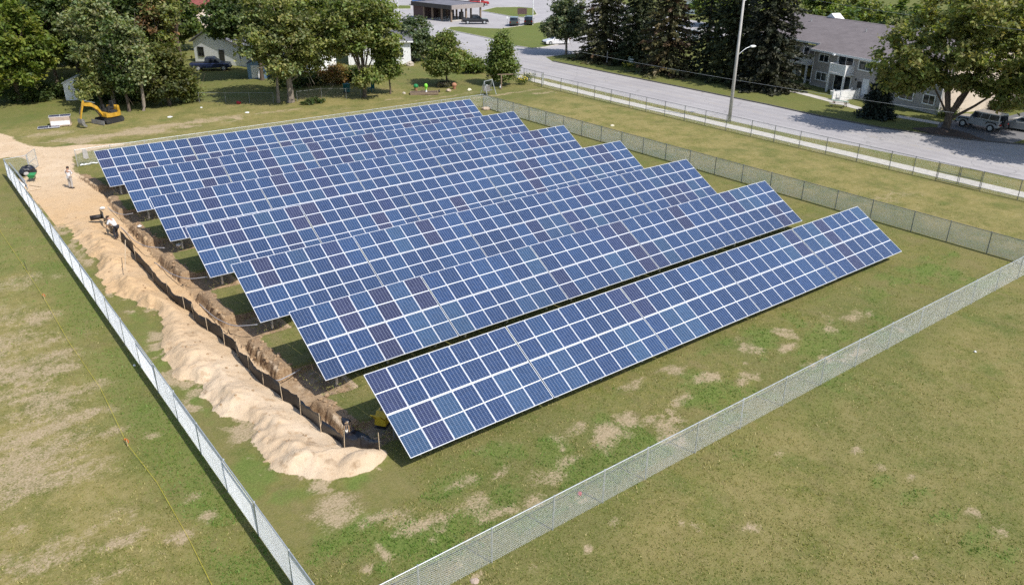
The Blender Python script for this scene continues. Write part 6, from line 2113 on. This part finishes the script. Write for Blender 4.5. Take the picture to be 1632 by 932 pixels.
tree('ash_tree', "tall multi stemmed ash with dark forked stems before the white house", B(581, 155), 2.0, .24, [ball(-1.6, 0, 7.8, 3.2, 3.0), ball(2.0, 0, 8.0, 3.2, 3.0), ball(0, 0, 10.6, 3.6, 2.4), ball(.3, -.6, 2.5, 2.0, 1.0), ball(2.9, -.2, 5.2, 1.7)], OLIVE + MID, 340, 58, .25, 115,
     extra_limbs=[([(0, 0, 1.6), (.5, 0, 4.0), (1.4, 0, 7.5)], .16), ([(0, 0, 1.8), (-.5, 0, 4.4), (-1.2, 0, 7.6)], .14), ([(0, 0, 2.0), (.1, .2, 4.5), (.3, .2, 8.5)], .13)])
tree('plum_tree', "small round topped tree at the garden corner with a thin leaning trunk", B(622, 150), 1.7, .11, [ball(0, 0, 3.6, 1.25, 1.6), ball(.5, 0, 2.5, .9, .8), ball(-.4, 0, 4.9, .9, .8)], MID + [(.10, .125, .034)], 90, 55, .2, 116)
tree('linden_tree', "dense dark round tree left of the flat canopy building", B(661, 98), .9, .2, [ball(0, 0, 3.5, 2.7, 3.0), ball(-1.2, 0, 2.0, 1.8), ball(1.3, 0, 2.2, 1.9)], [(.062, .088, .042), (.05, .075, .036), (.085, .108, .058)], 150, 60, .26, 117)
tree('maple_tree', "small bushy maple with a planting ring round its foot", B(712, 136), 1.4, .13, [ball(0, 0, 3.7, 2.2, 2.5), ball(-1.2, -.2, 2.6, 1.4, 1.1), ball(1.3, 0, 3.0, 1.5, 1.3), ball(0, 0, 5.6, 1.2, 1.0)], OLIVE + MID, 260, 58, .22, 118, shell=.45)
tree('lilac_shrub', "rounded green shrub right of the small bushy maple", B(757, 116), .3, .08, [ball(0, 0, 1.0, 1.5, .9), ball(-1.1, .2, 1.3, 1.0, .9)], MID, 60, 50, .2, 119, cat='shrub')
tree('pear_tree', "pointed oval tree standing alone at the road corner", B(799, 136), .9, .13, [ball(0, 0, 2.4, 1.7, 1.7), ball(0, 0, 4.2, 1.25, 1.5), ball(0, 0, 5.7, .7, 1.0)], MID + DEEP[2:], 240, 60, .22, 120, shell=.4)
tree('sumac_shrub', "orange brown shrub in the shade between the willow and the ash", B(537, 134), .5, .08, [ball(0, 0, 1.3, 1.5, .9), ball(1.0, .3, 1.0, 1.0, .7), ball(-1.3, .2, 1.0, .9, .6)], [(.20, .135, .05), (.16, .125, .045), (.26, .12, .05)], 60, 48, .2, 121, cat='shrub')
tree('laurel_shrub', "dark hedge-like shrub under the multi stemmed ash", B(566, 132), .4, .08, [ball(0, 0, 1.1, 1.4, .9), ball(1.6, .5, 1.0, 1.2, .8)], DEEP, 55, 48, .2, 122, cat='shrub')
tree('planting_ring', "dark leafy planting ring round the foot of the small bushy maple", B(711, 138), .1, .04, [(0, 0, .28, 1.25, .8, .3)], [(.045, .040, .032), (.06, .06, .035)], 40, 40, .14, 123, cat='plant', group='garden plants', crad=(.2, .35))
tree('weed_clump', "dark weed clump in the grass in front of the low wire fence", B(498, 166), .1, .04, [(0, 0, .25, 1.5, .6, .3)], DEEP, 40, 40, .14, 124, cat='plant', group='garden plants', crad=(.2, .35))
for (a, c, lab, sd) in (((832, 135), M['flower_yellow'], "clump of yellow flowers by the road fence corner", 1), ((842, 128), M['flower_white'], "clump of cream flowers by the road fence corner", 2), ((1000, 112), M['flower_yellow'], "yellow flowers beside the low green sign", 3)):
    q = gp(*a)
    rn = np.random.default_rng(sd)
    g = thing('flower_clump', lab, 'flowers', (q[0], q[1], 0), 0, 'flower clumps')
    n = 260
    P = rn.normal(0, 1, (n, 3)) * [.42, .42, .22] + [0, 0, .55]
    V, F = leaf_quads(P, .14, rn)
    c4 = np.concatenate([np.repeat(np.array(MID)[rn.integers(0, 3, n)], 4, 0), np.ones((n * 4, 1))], 1)
    obj('leaves', npmesh('leaves', V, F, [M['leaf']], False, {'leaf': c4}), g)
    bl = MB().mat(c).ellip((0, 0, 0), (.085, .085, .05), 6, 4).mesh('bloom')
    for k in range(24): obj('bloom', bl, g, (rn.normal(0, .4), rn.normal(0, .4), .72 + rn.uniform(-.15, .25)))

# --- along the road
tree('hawthorn_tree', "grey green round tree at the drive entrance right of the lawn", B(902, 87), 2.0, .2, [ball(0, 0, 5.0, 3.0, 2.4), ball(-2.2, 0, 4.2, 2.0, 1.5), ball(1.8, 0, 4.2, 1.9), ball(0, 0, 7.6, 2.6, 2.0)], [(.095, .118, .068), (.075, .098, .052), (.125, .142, .092)], 210, 58, .27, 201, 'bark_grey', group='trees along the road')
conifer('spruce_tree', "brownish broad spruce next to the grey green round tree", B(962, 96), 15.5, 4.6, SPRUCE_B, 202, .2, 34, 12, 2.1, brown=.08, powr=.55, ls=.40)
conifer('spruce_tree', "dark slender spruce left of the low green sign", B(1012, 104), 15.5, 3.6, SPRUCE, 203, .5, 34, 11, 2.0, powr=.5, ls=.38)
conifer('spruce_tree', "brown tipped spruce right of the low green sign", B(1062, 118), 15.5, 4.4, SPRUCE_B + [(.095, .075, .034)], 204, .2, 34, 12, 2.1, brown=.22, powr=.55, ls=.40)
conifer('spruce_tree', "sparse dark spruce with gaps left of the street lamp", B(1122, 122), 14.0, 3.0, SPRUCE, 205, 1.2, 26, 9, 1.3, powr=.6, ls=.36)
conifer('spruce_tree', "tall black green spruce directly behind the street lamp", B(1163, 129), 17.5, 4.0, SPRUCE, 206, .2, 36, 12, 2.0, powr=.45, ls=.40)
conifer('spruce_tree', "widest dark spruce standing left of the apartment block", B(1219, 141), 17.5, 4.7, [(.030, .036, .020), (.040, .042, .022), (.05, .05, .028)], 207, .15, 38, 13, 2.2, powr=.42, ls=.40)
conifer('spruce_tree', "spruce further back between the two brown spruces", B(1030, 88), 15.0, 3.6, SPRUCE, 208, .4, 30, 10, 1.6, powr=.55, ls=.38)
conifer('spruce_tree', "small dark cone shaped spruce in front of the apartment block", B(1396, 187), 5.7, 2.0, [(.022, .034, .024), (.030, .042, .028), (.036, .046, .030)], 209, .1, 26, 12, 1.8, powr=.8, ls=.26)
tree('oak_tree', "big spreading tree in front of the apartment block's pale end", B(1507, 206), 1.5, .42,
     [ball(-4.0, .8, 8.8, 4.8, 3.0), ball(.8, -3.0, 8.8, 4.4, 3.2), ball(-2.4, -1.0, 12.0, 5.0, 2.8), ball(-5.0, 3.2, 6.8, 3.4, 1.9), ball(1.6, -5.0, 6.0, 2.8, 1.7), ball(4.0, -6.0, 9.4, 3.8, 3.0), ball(-2.0, .8, 5.2, 2.2, 1.1), ball(1.2, -4.4, 4.4, 2.6, 1.4), ball(-3.6, 3.4, 4.8, 2.4, 1.2), ball(3.6, -7.0, 6.0, 3.0, 2.2), ball(0, -1.5, 5.4, 2.4, 1.2)],
     [(.130, .148, .044), (.150, .165, .054), (.110, .128, .038), (.168, .168, .060)], 640, 52, .27, 210, group='trees along the road', crad=(.5, 1.0), nlimb=4,
     extra_limbs=[([(0, 0, 1.2), (-.5, .4, 3.2), (-.9, .9, 6.2), (-1.4, 1.4, 9.0)], .26), ([(0, 0, 1.2), (.7, -.5, 2.6), (1.5, -1.2, 5.2), (2.4, -1.8, 8.6)], .24), ([(.1, -.1, 1.0), (1.8, -1.5, 2.4), (3.6, -3.0, 4.2), (5.2, -4.2, 6.4)], .17)])
tree('maple_tree', "bright green tree at the right picture edge behind the pale gable", B(1668, 172), 1.8, .3, [ball(0, 0, 5.4, 4.0, 3.4), ball(-2.0, 1.4, 3.4, 2.4, 1.8), ball(0, 0, 9.0, 3.4, 3)], BRIGHT + MID, 190, 58, .30, 211, group='trees along the road')
tree('maple_tree', "roadside tree beyond the right edge whose shade falls across the road", (86.5, 3.0), 3.2, .34, [ball(-1, 0, 8.4, 4.6, 3.4), ball(-3.6, 1.6, 7.6, 3.4, 2.6), ball(-1, 1, 11.4, 4.2, 3)], OLIVE, 260, 54, .28, 214, group='trees along the road')
tree('rose_shrub', "small dark shrub at the corner of the pale gable wall", (93.3, 20.6), .2, .05, [ball(0, 0, .5, .6, .4)], DEEP, 18, 40, .14, 212, cat='shrub', group='shrubs by the apartment block')
tree('rose_shrub', "brown leaved shrub behind the silver off-road car", (101.5, 18.6), .2, .05, [ball(0, 0, .7, .9, .6)], [(.10, .07, .05), (.05, .06, .03)], 24, 40, .16, 213, cat='shrub', group='shrubs by the apartment block')
# mulch bed round the big tree
q = gp(1512, 213)
th = np.linspace(0, math.tau, 40, endpoint=False)
rr = np.linspace(0, 1, 9)
V = [(q[0], q[1], .34)]
for r_ in rr[1:]:
    for t_ in th:
        wob = 1 + .12 * math.sin(3 * t_ + 1) + .06 * math.sin(7 * t_)
        x, y = 1.7 * r_ * wob * math.cos(t_), 3.3 * r_ * wob * math.sin(t_)
        V.append((q[0] + x, q[1] + y, .02 + .32 * (1 - r_ ** 2) + (.05 * random.random() if r_ < 1 else 0)))
F = [(0, 1 + i, 1 + (i + 1) % 40) for i in range(40)]
mb = MB().mat(M['mulch']).add(V, F)
for k in range(7): mb.add([], []); 
fq = [(1 + k * 40 + i, 1 + (k + 1) * 40 + i, 1 + (k + 1) * 40 + (i + 1) % 40, 1 + k * 40 + (i + 1) % 40) for k in range(7) for i in range(40)]
mb.f += [list(f) for f in fq]; mb.mi += [0] * len(fq)
tag(mb.build('mulch_bed', None, None, True), kind='structure')

# --- more of the wood behind the left boundary
tree('locust_tree', "tall olive tree at the top edge above the excavator", B(128, 128), 4.5, .26, [ball(0, 0, 8.0, 3.0, 2.6), ball(-1.8, 0, 10.4, 2.6, 2.2), ball(1.8, .4, 9.8, 2.4)], OLIVE, 170, 54, .28, 130)
tree('locust_tree', "dark tree filling the gap behind the small white shed", B(92, 138), 3.6, .22, [ball(0, 0, 6.4, 2.6, 2.6), ball(.6, 0, 9.4, 2.4)], DEEP, 130, 54, .28, 131)
tree('walnut_tree', "green tree behind the big bright maple, left of the grey roof", B(22, 128), 4.0, .28, [ball(0, 0, 8.4, 3.6, 3.2), ball(2.6, 0, 6.4, 2.4)], MID, 150, 54, .30, 132)
tree('walnut_tree', "olive tree at the top edge between the brown tipped tree and the red roof", B(290, 108), 4.6, .25, [ball(-1.4, 0, 8.6, 2.8, 2.6), ball(.2, 0, 10.8, 2.4)], OLIVE + MID, 120, 54, .28, 133)
tree('walnut_tree', "dark tree standing right behind the big grey willow", B(505, 128), 3.8, .28, [ball(0, 0, 7.6, 3.4, 3.0), ball(-1.2, 0, 10.6, 3.0, 2.4), ball(1.8, -.4, 4.6, 2.2, 1.5)], MID + DEEP, 210, 54, .28, 134)
tree('privet_shrub', "dark shrub in the shade under the dark cedar row", B(232, 160), .3, .07, [ball(0, 0, 1.0, 1.6, .8), ball(-2.0, .4, .9, 1.4, .7)], DEEP, 50, 46, .2, 135, cat='shrub')
tree('privet_shrub', "dark shrub below the silvery poplar, left of its pale trunk", B(150, 150), .3, .07, [ball(0, 0, 1.2, 1.6, 1.0), ball(-1.6, .6, 1.0, 1.3, .8)], MID, 50, 46, .2, 136, cat='shrub')

for i, (px_, py_, pal_, lab) in enumerate(((60, 160, DEEP, "dark undergrowth at the foot of the big bright maple"), (122, 150, MID, "green undergrowth right of the small white shed"), (190, 158, DEEP, "dark undergrowth between the poplar trunks"),
                                          (478, 138, DEEP, "dark shrub beside the pale blue shed"), (5, 150, MID, "green undergrowth at the left picture edge"))):
    tree('undergrowth_shrub', lab, B(px_, py_), .2, .06, [ball(0, 0, .9, 1.9, .9), ball(1.7, .5, .8, 1.4, .8), ball(-1.8, .2, .7, 1.4, .7)], pal_, 60, 44, .2, 140 + i, cat='shrub', group='shrubs along the left boundary')
tree('locust_tree', "tall dark tree behind the two trunked grey green tree", B(238, 148), 4.0, .24, [ball(0, 0, 7.0, 2.8, 2.6), ball(-1.0, 0, 10, 2.6)], DEEP, 130, 54, .28, 150)
tree('locust_tree', "olive tree rising behind the drooping silvery tree", B(150, 140), 4.0, .24, [ball(0, 0, 7.4, 2.8, 2.6), ball(1.0, 0, 10.2, 2.4)], OLIVE + DEEP, 130, 54, .28, 151)

# --- trees further off, each its own
rb = np.random.default_rng(77)
far = [(118, 40), (122, 30), (126, 52), (131, 22), (119, 20), (124, 10), (136, 40), (121, 62), (128, 74), (142, 60), (134, 8), (146, 26), (117, 48), (150, 45), (152, 75), (140, 92)]
farl = [(6, 108), (14, 118), (24, 112), (30, 126), (20, 140), (38, 136), (8, 132), (40, 118), (34, 150), (60, 146), (64, 118), (2, 92), (48, 156), (70, 142), (24, 100), (0, 118), (78, 158), (16, 155)]
nth = ['', 'second ', 'third ', 'fourth ', 'fifth ', 'sixth ', 'seventh ', 'eighth ', 'ninth ', 'tenth ', 'eleventh ', 'twelfth ', 'thirteenth ', 'fourteenth ', 'fifteenth ', 'sixteenth ', 'seventeenth ', 'eighteenth ']


def bearing(p):
    d = np.array([p[0] - CAM[0], p[1] - CAM[1]])
    return math.atan2(d[0], d[1])


for lst, where, grp, H0, H1, s0 in ((far, "tree in the belt behind the apartment block, counted from the spruce end", 'trees behind the apartment block', 7.0, 10.5, 300), (farl, "tree among the houses beyond the left boundary, counted from the left", 'trees among the far houses', 8.5, 12.0, 340)):
    for i, (x, y) in enumerate(sorted(lst, key=bearing)):
        H = rb.uniform(H0, H1)
        r_ = rb.uniform(3.4, 4.8)
        tree('broadleaf_tree', (nth[i] or 'first ') + where, (x, y), 2.0, .25, [ball(0, 0, H * .55, r_, H * .42), ball(r_ * .5, -r_ * .4, H * .4, r_ * .6), ball(-r_ * .5, r_ * .4, H * .42, r_ * .6)],
             [MID + [(.13, .165, .04)], DEEP + MID, OLIVE][i % 3], 110, 50, .42, s0 + i, group=grp, crad=(.7, 1.2))
